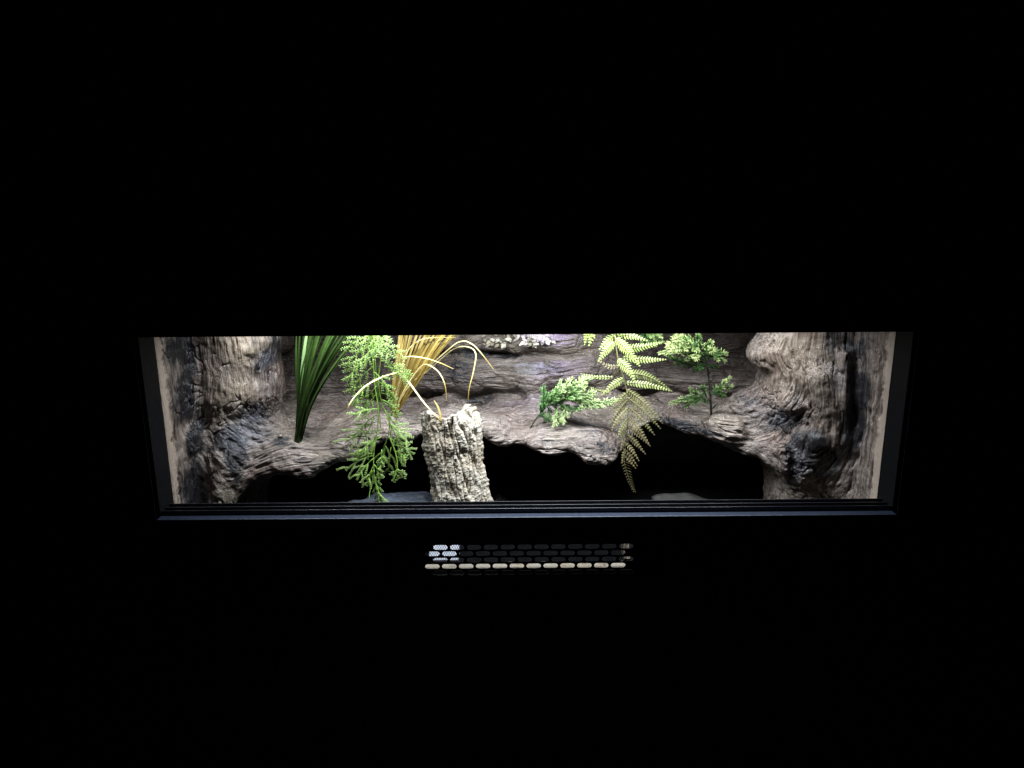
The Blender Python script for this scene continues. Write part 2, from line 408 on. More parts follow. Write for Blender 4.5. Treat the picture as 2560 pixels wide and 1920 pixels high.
# ledge: lower lip as seen, with its distance behind the front and its thickness
LIP = [(430, 1235, .170, .10), (540, 1225, .170, .09), (600, 1205, .165, .075), (640, 1188, .160, .065), (690, 1186, .156, .062), (760, 1190, .152, .060), (810, 1173, .155, .058), (860, 1146, .165, .055),
       (900, 1122, .185, .048), (1000, 1098, .205, .045), (1060, 1086, .215, .045), (1200, 1096, .212, .036), (1250, 1104, .200, .034), (1310, 1126, .192, .034),
       (1400, 1134, .185, .034), (1480, 1152, .176, .036), (1540, 1164, .172, .034), (1556, 1158, .180, .034), (1572, 1105, .260, .03), (1600, 1070, .300, .03),
       (1640, 1058, .275, .034), (1690, 1068, .235, .038), (1794, 1098, .205, .045), (1862, 1130, .190, .052), (1921, 1158, .175, .062), (1965, 1188, .165, .075), (2030, 1205, .160, .09), (2150, 1215, .16, .10)]
lw = np.array([at(a, b + 13, c + 0.008) for a, b, c, d in LIP])
_, LY = smooth_interp(lw[:, 0], [c for a, b, c, d in LIP], sig=4); LXX, LZB = smooth_interp(lw[:, 0], lw[:, 2], sig=4); _, LTH = smooth_interp(lw[:, 0], [d for a, b, c, d in LIP])
LTH = LTH * 1.35
def ledge_f(X, Y, Z):
    x = np.ravel(X) if X.ndim == 3 else X
    yf, zb, th = [np.interp(x, LXX, q).astype(np.float32).reshape(X.shape) for q in (LY, LZB, LTH)]
    back = 0.083 + 0.010 * np.sin(X * 9.0 + 0.6)
    t = np.clip((Y - yf) / (0.45 - yf), 0, 1.2)
    zt = zb + th + (back - zb - th) * t ** 0.8 + 0.007 * np.sin(X * 31 + Y * 17) + 0.005 * np.sin(X * 57 - Y * 40 + 1.0)
    zlow = zb + (Y - yf) * 0.05 + 0.006 * np.sin(X * 70) 
    f = smax(yf - Y, Z - zt, 0.085)
    return smax(f, zlow - Z, 0.026)
def trunkL(*g):
    f = chain([((-.512, .255, .42), .088), ((-.530, .255, .16), .080), ((-.553, .245, .02), .074), ((-.566, .235, -.15), .070)], .03, *g)
    side = np.maximum(g[0] if g else GX, -9) - (XL + 0.002)
    side = side + 0 * (g[2] if g else GZ) + 0 * (g[1] if g else GY)
    return smin(f, side, 0.040)
def trunkR(*g):
    f = chain([((.560, .260, .42), .098), ((.572, .255, .18), .090), ((.578, .245, .02), .080), ((.588, .240, -.15), .085)], .03, *g)
    side = (XR - 0.002) - (g[0] if g else GX)
    side = side + 0 * (g[2] if g else GZ) + 0 * (g[1] if g else GY)
    return smin(f, side, 0.065)
def lumpsL(f, *g):
    for (a, b, Y, r, k) in ((612, 865, .215, .038, .03), (598, 975, .205, .030, .02), (660, 930, .26, .026, .015), (680, 992, .26, .018, .01), (475, 1100, .135, .010, .012), (478, 1120, .14, .012, .012)):
        c = at(a, b, Y); f = smin(f, seg(c, c + np.array([0, .02, .012]), r, r, *g), k)
    for (a0, b0, a1, b1, Y, r) in ((560, 1150, 545, 1260, .165, .022), (600, 1180, 560, 1268, .172, .020)):
        f = smin(f, seg(at(a0, b0, Y), at(a1, b1, Y - .01), r, r * .8, *g), .016)
    return f
def lumpsR(f, *g):
    for (a, b, Y, r, k) in ((1902, 893, .225, .020, .02), (1945, 870, .225, .030, .03), (1975, 1010, .185, .02, .02)):
        c = at(a, b, Y); f = smin(f, seg(c, c + np.array([0, .02, .006]), r, r, *g), k)
    f = smin(f, seg(at(2030, 1105, .172), at(2010, 1190, .152), .028, .010, *g), .014)      # hanging burl
    f = smin(f, seg(at(1958, 1130, .165), at(1966, 1172, .155), .012, .004, *g), .010)
    f = smin(f, seg(at(2114, 888, .150), at(2108, 1100, .150), .007, .007, *g), .014)       # ridge
    f = smin(f, seg(at(2045, 950, .165), at(2075, 1100, .160), .022, .020, *g), .02)
    f = smin(f, seg(at(1992, 1225, .25), at(2020, 1262, .22), .05, .05, *g), .02)
    return f
def junction(*g):
    f = seg(at(1990, 1000, .245), at(1830, 1035, .265), .060, .036, *g)
    f = smin(f, seg(at(600, 1090, .235), at(720, 1110, .235), .060, .036, *g), .03)
    f = smin(f, seg(at(1800, 1062, .222), at(1830, 1070, .215), .022, .020, *g), .012)
    return f
def backwall(*g):
    Y = g[1] if g else GY; X = g[0] if g else GX; Z = g[2] if g else GZ
    f = (0.470 + 0.008 * np.sin(X * 23 + Z * 31) - Y + 0 * Z).astype(np.float32)
    f = smin(f, chain([(at(600, 955, .45), .030), (at(800, 960, .462), .026), (at(1040, 935, .45), .038), (at(1180, 930, .432), .044), (at(1330, 925, .425), .047), (at(1460, 915, .430), .042), (at(1600, 935, .455), .030), (at(1900, 960, .455), .030)], .02, *g), .025)
    f = smin(f, chain([(at(1130, 985, .45), .020), (at(1330, 985, .435), .022), (at(1500, 960, .44), .024)], .02, *g), .014)
    f = smax(f, (0.045 + 0.012 * np.sin(X * 27) - Z).astype(np.float32) + 0 * Y, 0.03)           # open hollow under the ledge
    f = smin(f, chain([(at(640, 860, .43), .03), (at(700, 850, .44), .03)], .02, *g), .02)
    return f
def upper(*g):
    f = chain([(at(1020, 845, .455), .028), (at(1180, 842, .42), .030), (at(1300, 838, .395), .034), (at(1420, 845, .405), .030), (at(1500, 860, .43), .022), (at(1560, 860, .46), .02)], .02, *g)
    return f
PARTS = [('left', trunkL), ('right', trunkR), ('ledge', ledge_f), ('back', backwall), ('upper', upper)]
F = lumpsL(trunkL()); F = smin(F, lumpsR(trunkR()), .02)
LF = ledge_f(GX, GY, GZ); LF = smin(LF, junction(), .03)
F = smin(F, LF, .028)
BW = smin(backwall(), upper(), .014)
F = smin(F, BW, .022)
F = np.maximum(F, DEP + 0.0015 - GY)               # cut square at the front
def hit(px, py, start=0.05):
    """first point of the backdrop along the photograph's sight line"""
    d = ray(px, py); d = d / d[1]
    for y in np.arange(0.064, 0.50, 0.001):
        p = CAM + d * (y - CAM[1])
        i, j, k = int((p[0] - gx[0]) / VOX), int((p[1] - gy[0]) / VOX), int((p[2] - gz[0]) / VOX)
        if 0 <= i < len(gx) and 0 <= j < len(gy) and 0 <= k < len(gz) and F[i, j, k] < 0: return p
    return CAM + d * (0.47 - CAM[1])
def surface_nets(f):
    s = f < 0; nx, ny, nz = f.shape
    cnt = sum(s[i:nx-1+i, j:ny-1+j, k:nz-1+k].astype(np.int8) for i in (0,1) for j in (0,1) for k in (0,1))
    act = (cnt > 0) & (cnt < 8); idx = np.full(act.shape, -1, np.int64); I, J, K = np.nonzero(act); idx[I, J, K] = np.arange(len(I))
    acc = np.zeros((len(I), 3)); n = np.zeros(len(I))
    cor = [(i, j, k) for i in (0,1) for j in (0,1) for k in (0,1)]
    for a in cor:
        for ax in range(3):
            if a[ax]: continue
            b = list(a); b[ax] = 1
            fa = f[I+a[0], J+a[1], K+a[2]]; fb = f[I+b[0], J+b[1], K+b[2]]
            m = (fa < 0) != (fb < 0); t = np.where(m, fa / np.where(m, fa - fb, 1), 0)
            p = np.array(a, float)[None, :] + np.eye(3)[ax][None, :] * t[:, None]
            acc += p * m[:, None]; n += m
    P = acc / n[:, None] + np.stack([I, J, K], 1)
    quads = []
    for ax in range(3):
        sl0 = [slice(1, -1)] * 3; sl1 = [slice(1, -1)] * 3; sl0[ax] = slice(0, -1); sl1[ax] = slice(1, None)
        A, B = s[tuple(sl0)], s[tuple(sl1)]; E = np.argwhere(A != B); off = np.ones(3, int); off[ax] = 0; E = E + off
        u, v = [(1, 2), (2, 0), (0, 1)][ax]; eu = np.eye(3, dtype=int)[u]; ev = np.eye(3, dtype=int)[v]
        g = lambda q: idx[q[:, 0], q[:, 1], q[:, 2]]
        Q = np.stack([g(E - eu - ev), g(E - ev), g(E), g(E - eu)], 1)
        flip = ~s[E[:, 0], E[:, 1], E[:, 2]]
        Q[flip] = Q[flip][:, ::-1]; quads.append(Q)
    Q = np.vstack(quads); Q = Q[(Q >= 0).all(1)]
    return P, Q
def subdivide(P, Q):
    n = len(P); E = np.stack([Q, np.roll(Q, -1, 1)], 2).reshape(-1, 2); Es = np.sort(E, 1)
    key = Es[:, 0] * n + Es[:, 1]; uk, inv = np.unique(key, return_inverse=True)
    mid = (P[uk // n] + P[uk % n]) / 2; fc = P[Q].mean(1)
    em = (n + inv).reshape(-1, 4); c = (n + len(uk) + np.arange(len(Q)))[:, None]
    NQ = np.concatenate([np.stack([Q[:, k], em[:, k], c[:, 0], em[:, (k - 1) % 4]], 1) for k in range(4)])
    return np.vstack([P, mid, fc]), NQ
def vnormals(P, Q):
    fn = np.cross(P[Q[:, 2]] - P[Q[:, 0]], P[Q[:, 3]] - P[Q[:, 1]]); vn = np.zeros_like(P)
    for k in range(4): 
        for a in range(3): vn[:, a] += np.bincount(Q[:, k], fn[:, a], len(P))
    return vn / np.maximum(np.linalg.norm(vn, axis=1), 1e-12)[:, None]
def laplace(P, Q, it, lam=0.5):
    E = np.vstack([np.stack([Q[:, k], Q[:, (k + 1) % 4]], 1) for k in range(4)]); n = len(P)
    d = np.bincount(E[:, 0], minlength=n) + np.bincount(E[:, 1], minlength=n)
    for _ in range(it):
        A = np.stack([np.bincount(E[:, 0], P[E[:, 1], a], n) + np.bincount(E[:, 1], P[E[:, 0], a], n) for a in range(3)], 1) / d[:, None]
        P = P + (A - P) * lam
    return P
P, Q = surface_nets(F)
P = P * VOX + np.array([gx[0], gy[0], gz[0]])
P = laplace(P, Q, 3); P, Q = subdivide(P, Q); P = laplace(P, Q, 2)
g3 = (P[:, 0].astype(np.float32), P[:, 1].astype(np.float32), P[:, 2].astype(np.float32))
D = np.stack([trunkL(*g3), trunkR(*g3), np.minimum(ledge_f(*g3), junction(*g3)), backwall(*g3), upper(*g3)], 1)
W = np.exp(-np.maximum(D, 0) / 0.022); W /= W.sum(1)[:, None]
x, y, z = g3
warp = 0.012 * fbm(P * 8, 2, 50); warp2 = 0.0016 * fbm(P * 35, 2, 60)
# grain coordinates (two across the grain, one along it), blended so the grain bends at the junctions
jl, jr = at(640, 1010, .25), at(1900, 1000, .25)
A = W[:, 0] * (jl[2] + (x - jl[0])) + W[:, 1] * (jr[2] - (x - jr[0])) + (W[:, 2] + W[:, 3] + W[:, 4]) * z
B = y + 0.0
C = (W[:, 0] + W[:, 1]) * z + (W[:, 2] + W[:, 3] + W[:, 4]) * x
for (a, b, s, m) in ((690, 1000, .035, .030), (620, 1060, .03, -.03), (1960, 960, .04, .035), (1990, 1080, .035, -.04), (1400, 910, .03, .02), (1230, 1070, .03, .022),
                     (1880, 1010, .03, .02), (2060, 1130, .03, .03), (860, 1090, .03, -.015), (1480, 1120, .03, .02)):
    c = hit(a, b); A = A + 0.5 * m * np.exp(-((P - c) ** 2).sum(1) / s ** 2)
A = A + warp + warp2; B = B + warp * 0.7
G = np.stack([A, B, C * 0.055], 1)
Gs = np.stack([A, B, C * 0.30], 1)
VN = vnormals(P, Q)
c1 = perlin(G * 125, 1); c2 = perlin(G * 240, 2); c3 = perlin(Gs * 60, 3); lump = fbm(P * 22, 3, 9); dent = fbm(P * 70, 3, 19)
brk = sstep(-0.25, 0.25, fbm(P * 28, 2, 30))
groove = -np.maximum(0, c1 - 0.05) * 0.0095 * (0.25 + brk) - np.maximum(0, np.abs(c2) - 0.1) * 0.0032 * (0.3 + 0.9 * brk)
crack = -np.exp(-(c3 / 0.045) ** 2) * 0.0048 * sstep(0.05, 0.3, fbm(P * 18, 2, 70) + 0.1)
amp = np.ones(len(P))
raw = np.maximum(sstep(XL + .045, XL + .025, x), sstep(XR - .045, XR - .025, x)) * sstep(.096, .082, y + 0.022 * perlin(P * np.array([0, 0, 22]), 80) + 0.008 * perlin(P * np.array([0, 0, 120]), 81))
side = np.maximum(sstep(XL + .04, XL + .02, x), sstep(XR - .04, XR - .02, x))
tw = W[:, 0] + W[:, 1]
disp = lump * (0.009 - 0.004 * tw) * (1 - 0.8 * raw) + dent * 0.0022 * (1 - .8 * raw) + (groove + crack) * (1 - 0.85 * raw) * (0.62 + 0.38 * tw)
disp -= (1 - raw) * side * np.maximum(0, perlin(np.stack([z * 3, y * 45, x * 0 + 4], 1), 90)) * 0.010
edge = sstep(0.067, 0.078, y)
P2 = P + VN * (disp * edge)[:, None]
VN2 = vnormals(P2, Q)
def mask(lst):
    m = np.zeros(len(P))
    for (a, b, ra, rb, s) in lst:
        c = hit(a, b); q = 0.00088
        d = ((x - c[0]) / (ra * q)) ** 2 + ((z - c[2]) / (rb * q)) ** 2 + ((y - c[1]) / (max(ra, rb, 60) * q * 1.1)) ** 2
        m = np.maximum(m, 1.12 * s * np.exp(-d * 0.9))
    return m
dark = mask([(470, 890, 13, 60, .9), (470, 990, 11, 70, .85), (478, 1100, 12, 70, 1.0), (492, 1220, 14, 70, 1.0), (505, 1260, 14, 50, .8), (590, 1140, 24, 60, .95), (560, 1100, 55, 40, .65), (450, 870, 11, 50, .8),  # groove and underside entries paint in shade, the rest is wash
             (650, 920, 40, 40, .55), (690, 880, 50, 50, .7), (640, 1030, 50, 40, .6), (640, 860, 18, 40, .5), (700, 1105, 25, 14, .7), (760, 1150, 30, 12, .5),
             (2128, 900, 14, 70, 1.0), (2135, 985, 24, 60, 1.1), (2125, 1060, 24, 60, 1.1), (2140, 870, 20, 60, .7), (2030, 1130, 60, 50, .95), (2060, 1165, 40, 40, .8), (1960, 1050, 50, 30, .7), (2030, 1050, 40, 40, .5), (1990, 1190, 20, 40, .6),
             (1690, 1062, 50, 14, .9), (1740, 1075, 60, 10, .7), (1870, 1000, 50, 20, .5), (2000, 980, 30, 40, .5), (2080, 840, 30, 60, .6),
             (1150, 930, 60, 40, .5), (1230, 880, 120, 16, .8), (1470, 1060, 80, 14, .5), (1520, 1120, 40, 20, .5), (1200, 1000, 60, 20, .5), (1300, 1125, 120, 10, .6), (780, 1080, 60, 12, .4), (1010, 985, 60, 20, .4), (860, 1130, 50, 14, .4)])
brown = mask([(1300, 1060, 190, 40, .42), (1460, 1110, 120, 40, .42), (1150, 1040, 120, 40, .4), (1340, 1010, 160, 30, .45), (1700, 1010, 150, 40, .35), (2000, 1000, 120, 120, .22), (1760, 880, 190, 75, 1.2), (1640, 900, 120, 60, 1.0), (760, 900, 130, 75, 1.1), (900, 930, 160, 60, .9), (1080, 920, 120, 60, .8), (1030, 980, 160, 30, .5), (1230, 985, 130, 26, .75), (1560, 1010, 60, 20, .5), (1490, 1055, 60, 16, .7), (1380, 985, 60, 16, .6)])  # brown tone that also carries light falloff over ledge and back wall
brown = np.clip(np.maximum(brown, 0.50 * W[:, 3] * (0.7 + 0.9 * fbm(P * 14, 2, 140))), 0, 1)      # back wall toned darker brown, partly painted-in shade
tan = mask([(610, 865, 46, 46, 1.5), (590, 975, 40, 40, 1.0), (1985, 880, 60, 60, .8), (1990, 950, 50, 40, .6), (1440, 880, 60, 20, .5), (2080, 1010, 30, 60, .4), (1800, 1055, 50, 10, .5), (1985, 1235, 50, 40, .5), (2050, 870, 20, 60, .5), (850, 1060, 90, 30, .25)])
blue = mask([(620, 1080, 80, 60, .65), (680, 960, 70, 60, .5), (1340, 920, 130, 35, .55), (2090, 950, 24, 80, .5), (540, 880, 30, 90, .25), (1880, 1030, 80, 40, .45), (1960, 1040, 70, 30, .5), (1140, 960, 90, 60, .4), (660, 900, 30, 40, .6), (1190, 1000, 80, 20, .4)])
fpart = W[Q].mean(1).argmax(1)
bd = empty('sculpted_wood_backdrop', (0.02, 0.45, FZ), 'sculpted driftwood-look backdrop with two upright trunks joined by a ledge above a dark hollow', 'backdrop')
NAMES = {0: 'trunk', 1: 'trunk', 2: 'ledge', 3: 'back_wall', 4: 'upper_branch'}
PL = {0: 'grey-brown trunk with a pale boss and a dark vertical groove', 1: 'brown trunk with a hanging dark burl', 2: 'jutting wooden ledge with a ragged lip', 3: 'dark brown back wall with a violet-lit log', 4: 'thin branch along the top of the back wall'}
for k, nm in NAMES.items():
    q = Q[fpart == k]
    if len(q) == 0: continue
    used, inv = np.unique(q, return_inverse=True); q2 = inv.reshape(-1, 4)
    me = bpy.data.meshes.new(nm); me.vertices.add(len(used)); me.vertices.foreach_set('co', P2[used].astype(np.float32).ravel())
    me.loops.add(len(q2) * 4); me.loops.foreach_set('vertex_index', q2.ravel().astype(np.int32))
    me.polygons.add(len(q2)); me.polygons.foreach_set('loop_start', np.arange(0, len(q2) * 4, 4, dtype=np.int32))
    me.polygons.foreach_set('use_smooth', np.ones(len(q2), dtype=bool))
    me.update(); me.validate()
    a = me.attributes.new('gc', 'FLOAT_VECTOR', 'POINT'); a.data.foreach_set('vector', G[used].astype(np.float32).ravel())
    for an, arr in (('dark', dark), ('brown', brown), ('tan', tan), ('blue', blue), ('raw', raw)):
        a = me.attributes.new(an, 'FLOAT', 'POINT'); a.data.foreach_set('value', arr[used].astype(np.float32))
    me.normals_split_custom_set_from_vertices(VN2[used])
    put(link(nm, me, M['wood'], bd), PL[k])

# ------------------------------------------------------------------ cork slab leaning on the ledge
def cork_slab():
    nu, nv = 130, 230
    bot, top = at(1166, 1330, .196), at(1122, 1030, .206)
    bot = bot + (top - bot) * ((FZ - 0.002 - bot[2]) / (top[2] - bot[2]))
    ax = top - bot; Ln = np.linalg.norm(ax); ax /= Ln
    sx = np.array([1.0, 0, 0]); sx -= ax * sx.dot(ax); sx /= np.linalg.norm(sx); nn = np.cross(sx, ax)   # nn faces the opening
    if nn[1] > 0: nn = -nn
    u, v = np.meshgrid(np.linspace(-1, 1, nu), np.linspace(0, 1, nv), indexing='ij'); u, v = u.ravel(), v.ravel()
    th = u * 1.35
    hw = (0.0585 - 0.004 * v) * (1 + 0.05 * np.sin(v * 9 + 1)); dp = 0.046
    px = np.sin(th) / math.sin(1.35) * hw; pn = (np.cos(th) - math.cos(1.35)) * dp
    endf = 0.011 * np.exp(-((u - .70) / .30) ** 2) + 0.009 * np.exp(-((u + .62) / .30) ** 2) + 0.008 * perlin(np.stack([u * 5, u * 0, u * 0], 1), 5) - 0.006 * np.exp(-((u + .12) / .22) ** 2)
    lv = v * (Ln + endf * sstep(0.8, 1, v))
    S = bot + np.outer(px, sx) + np.outer(lv, ax) + np.outer(pn, nn)
    nrm = np.outer(np.sin(th), sx) + np.outer(np.cos(th), nn)
    q = np.stack([u * 0.058, lv * 0.32, u * 0], 1)
    q = q + 0.006 * np.stack([fbm(q * 50, 2, 3), fbm(q * 50, 2, 4), u * 0], 1)
    r1 = ridged(q * 55, 2, 11); r2 = ridged(np.stack([q[:, 0], lv * .8, u * 0], 1) * 110, 2, 21); r3 = fbm(q * 25, 3, 31)
    n4 = fbm(np.stack([q[:, 0], lv, u * 0], 1) * 300, 2, 41)
    rings = perlin(np.stack([u * 1.5, lv * 160, u * 0], 1), 61) * sstep(.62, .8, np.abs(u))
    pits = -sstep(.15, .45, fbm(q * 48, 2, 71)) * 0.005
    d = (r1 - .6) * 0.0042 + (r2 - .6) * 0.0018 + r3 * 0.013 + n4 * 0.0018 + pits + rings * 0.0030
    fis = perlin(np.stack([u * 6.5, lv * 9, u * 0], 1) + 0.35 * np.stack([perlin(np.stack([u * 3, lv * 40, u * 0], 1), 8), u * 0, u * 0], 1), 15)
    fz = np.exp(-(fis / 0.075) ** 2); d = d - fz * 0.006
    O = S + nrm * d[:, None]
    I = S - nrm * 0.014 + nrm * (fbm(q * 40, 2, 91) * 0.004)[:, None]
    # rounded thick rim: inner sheet pulled toward the outer at the ends
    tint = np.clip(0.5 + (d + fz * .004) / 0.016, 0, 1)
    vs = np.vstack([O, I]); n = nu * nv; id_ = np.arange(n).reshape(nu, nv)
    a, b, c, e = id_[:-1, :-1].ravel(), id_[1:, :-1].ravel(), id_[1:, 1:].ravel(), id_[:-1, 1:].ravel()
    fs = np.vstack([np.stack([a, b, c, e], 1), np.stack([a + n, e + n, c + n, b + n], 1)])
    loop = np.concatenate([id_[:, 0], id_[-1, 1:], id_[-2::-1, -1], id_[0, -2:0:-1]]); l2 = np.roll(loop, -1)
    fs = np.vstack([fs, np.stack([l2, loop, loop + n, l2 + n], 1)])
    mb = MB(); mb.add(vs, [tuple(r) for r in fs], np.concatenate([tint, tint * 0.6]))
    o = link('cork_bark_slab', mb.mesh('cork_bark_slab'), M['cork'])
    bm_ = bmesh.new(); bm_.from_mesh(o.data); bmesh.ops.recalc_face_normals(bm_, faces=bm_.faces); bm_.to_mesh(o.data); bm_.free()
    return put(o, 'rugged pale cork bark slab leaning upright against the ledge', 'cork bark'), bot, top, nn
cork, CB, CT, CN = cork_slab()

# ------------------------------------------------------------------ grass-like plants
def strip(pts, width, normal, tint, n=18, fold=0.25, tipw=0.1, basew=0.6):
    c = crom(pts, n); nrm = Vector(normal)
    vs, fs, ts = [], [], []
    for i in range(n):
        t = i / (n - 1); p = V(c[i]); d = (V(c[min(i+1, n-1)]) - V(c[max(i-1, 0)])).normalized()
        sd = d.cross(nrm)
        sd = sd.normalized() if sd.length > 1e-4 else Vector((1, 0, 0)); up = sd.cross(d)
        wd = width * (basew + (1 - basew) * min(1, t * 3)) * (1 if t < .55 else max(tipw, 1 - ((t - .55) / .45) ** 1.6 * (1 - tipw)))
        vs += [p - sd * wd / 2 + up * wd * fold * .5, p, p + sd * wd / 2 + up * wd * fold * .5]
        q = tint(t) if callable(tint) else tint; ts += [q * .92, q, min(1, q * 1.08)]
    for i in range(n - 1):
        fs += [(3*i, 3*i+1, 3*i+4, 3*i+3), (3*i+1, 3*i+2, 3*i+5, 3*i+4)]
    mb = MB(); mb.add(vs, fs, ts); return mb.mesh('blade')

# dark green strap-leaf tuft
b0 = hit(742, 1104); b0 = b0 + np.array([0, 0.006, -0.004])
tg = empty('strap_leaf_tuft', b0, 'tuft of dark green strap leaves standing on the ledge beside the trunk', 'plant')
Yb = b0[1]
for i, (tx, ty, Yt, wd, tn) in enumerate(((741, 825, .20, 9.0, .35), (752, 800, .22, 8, .3), (764, 800, .21, 8, .45), (786, 790, .19, 9, .6), (796, 780, .22, 8, .5), (806, 790, .23, 8, .55), (822, 770, .20, 10, .65), (836, 800, .23, 8, .45),
        (850, 790, .19, 9, .6), (868, 780, .21, 8.5, .5), (884, 800, .18, 9, .45), (905, 800, .20, 8, .4), (918, 815, .185, 8, .55), (893, 850, .22, 7, .35), (866, 880, .235, 7, .3), (846, 840, .24, 8, .3), (816, 860, .17, 9, .35), (782, 850, .17, 9, .3), (768, 870, .17, 8, .22), (830, 900, .17, 7, .25)) + tuple((745 + 13 * q_ + rnd.uniform(-5, 5), rnd.uniform(770, 830), rnd.uniform(.165, .235), rnd.uniform(6, 9), rnd.uniform(.25, .65)) for q_ in range(13))):
    if tx > 848: Yt -= .062
    end = at(tx, ty, Yt); st = b0 + np.array([rnd.uniform(-.006, .008), rnd.uniform(-.005, .005), 0])
    if i == 0: pass
    mid1 = st + (end - st) * .35 + np.array([-(tx - 742) * .00010, 0, .004]); mid2 = st + (end - st) * .7 + np.array([-(tx - 742) * .00008, -.006, .004])
    nrm = (rnd.uniform(-.8, .8), -1, rnd.uniform(.2, .6))
    link('blade', strip([st, mid1, mid2, end], wd * .00054, nrm, lambda t, q=tn: q * (.3 + .9 * t), 18, .35, .25, .55), M['grass'], tg)
e = at(775, 790, .175)
o = link('blade', strip([b0 + np.array([.002, -.003, 0]), b0 + (e - b0) * .35 + np.array([-.003, 0, 0]), b0 + (e - b0) * .7 + np.array([-.004, 0, 0]), e], .0085, (-.2, -.6, 1), lambda t: t * 1.1, 18, .2, .6, .4), M['pale_blade'], tg)
put(o, 'glossy blade coloured pale as if catching the lamp')
mb = MB(); mb.tube([b0 + np.array([0, 0, -.004]), b0 + np.array([.001, 0, .012]), b0 + np.array([.004, 0, .030])], [.0050, .0058, .0042], 10, .1)
link('leaf_sheath', mb.mesh('leaf_sheath'), M['grass'], tg)

# golden grass tuft
g0 = hit(985, 1040) + np.array([0, .004, -.004]); YG = g0[1]
gg = empty('golden_grass_tuft', g0, 'tuft of golden yellow grass with arching blades standing on the ledge', 'plant')
def z2(X, Y_, d): return at(700 + X / 3.456, 820 + Y_ / 3.456, d)
yb = YG
for i in range(22):
    tx = 1003 + i * 8.8 + rnd.uniform(-4, 4); ty = 770 + rnd.uniform(0, 40); Yt = yb - .03 + rnd.uniform(-.035, .03)
    end = at(tx, ty, Yt); st = g0 + np.array([rnd.uniform(-.003, .003), rnd.uniform(-.003, .003), 0])
    m1 = st + (end - st) * .3 + np.array([-.004 + .0001 * i, 0, .004]); m2 = st + (end - st) * .65 + np.array([-.005 * (i / 22), -.003, .005])
    link('blade', strip([st, m1, m2, end], rnd.uniform(.0032, .0062), (rnd.uniform(-.7, .7), -1, .3), lambda t, q=rnd.uniform(.35, .75): q * (.45 + .75 * t), 16, .3, .4, .5), M['gold'], gg)
ARCH = [([(975, 770), (1080, 560), (1400, 260), (1530, 170), (1640, 168), (1692, 230), (1670, 380), (1635, 520), (1625, 620)], .0032, .05),
        ([(975, 770), (1100, 520), (1450, 190), (1570, 115), (1660, 140), (1740, 220), (1850, 362)], .0034, .06),
        ([(975, 770), (1010, 600), (1045, 400), (1075, 270), (1130, 246), (1260, 262), (1380, 300), (1500, 354)], .0042, .07),
        ([(975, 770), (1040, 600), (1140, 430), (1220, 330), (1280, 318), (1370, 380), (1425, 490), (1440, 628)], .0036, .07),
        ([(975, 770), (1020, 560), (1050, 420), (1064, 377), (1000, 388), (880, 425), (740, 500), (640, 600), (590, 680), (562, 756)], .0036, .18),
        ([(975, 770), (1010, 620), (1030, 480), (1045, 420), (1070, 415), (1130, 490), (1240, 640), (1330, 740), (1390, 800)], .0042, .13),
        ([(975, 770), (1000, 600), (1020, 420), (1050, 200), (1075, 60)], .0042, .03),
        ([(975, 770), (1010, 560), (1060, 330), (1110, 190), (1200, 110), (1330, 82), (1520, 85)], .0036, .05)]
for pts, wd, fw in ARCH:
    c = [z2(a, b, yb - fw * min(1, k / (len(pts) - 2)) ** .8) for k, (a, b) in enumerate(pts)]; c[0] = g0
    tt = (lambda t: .45 + .65 * math.sin(min(1, t * 1.15) * math.pi) ** .7)
    link('arching_blade', strip(c, wd * .76, (0.15, -.6, .8), tt, 34, .15, .22, .6), M['gold'], gg)
mb = MB(); mb.tube([g0 + np.array([0, 0, -.004]), g0 + np.array([.001, 0, .012]), g0 + np.array([.004, 0, .035])], [.004, .0048, .0035], 9, .1)
link('leaf_sheath', mb.mesh('leaf_sheath'), M['gold'], gg)
# short dry stalk lodged on the cork slab
c0, c1 = z2(1395, 800, CT[1] - .03), z2(1330, 622, CT[1] - .02)
put(link('grass_stalk', strip([c0, c0 + (c1 - c0) * .6 + np.array([.003, 0, 0]), c1], .0032, (0, -1, .3), lambda t: .4 + .5 * t, 10, .2, .2), M['gold']),
    'short stray yellow stalk sticking up from the cork bark slab', 'grass stalk')

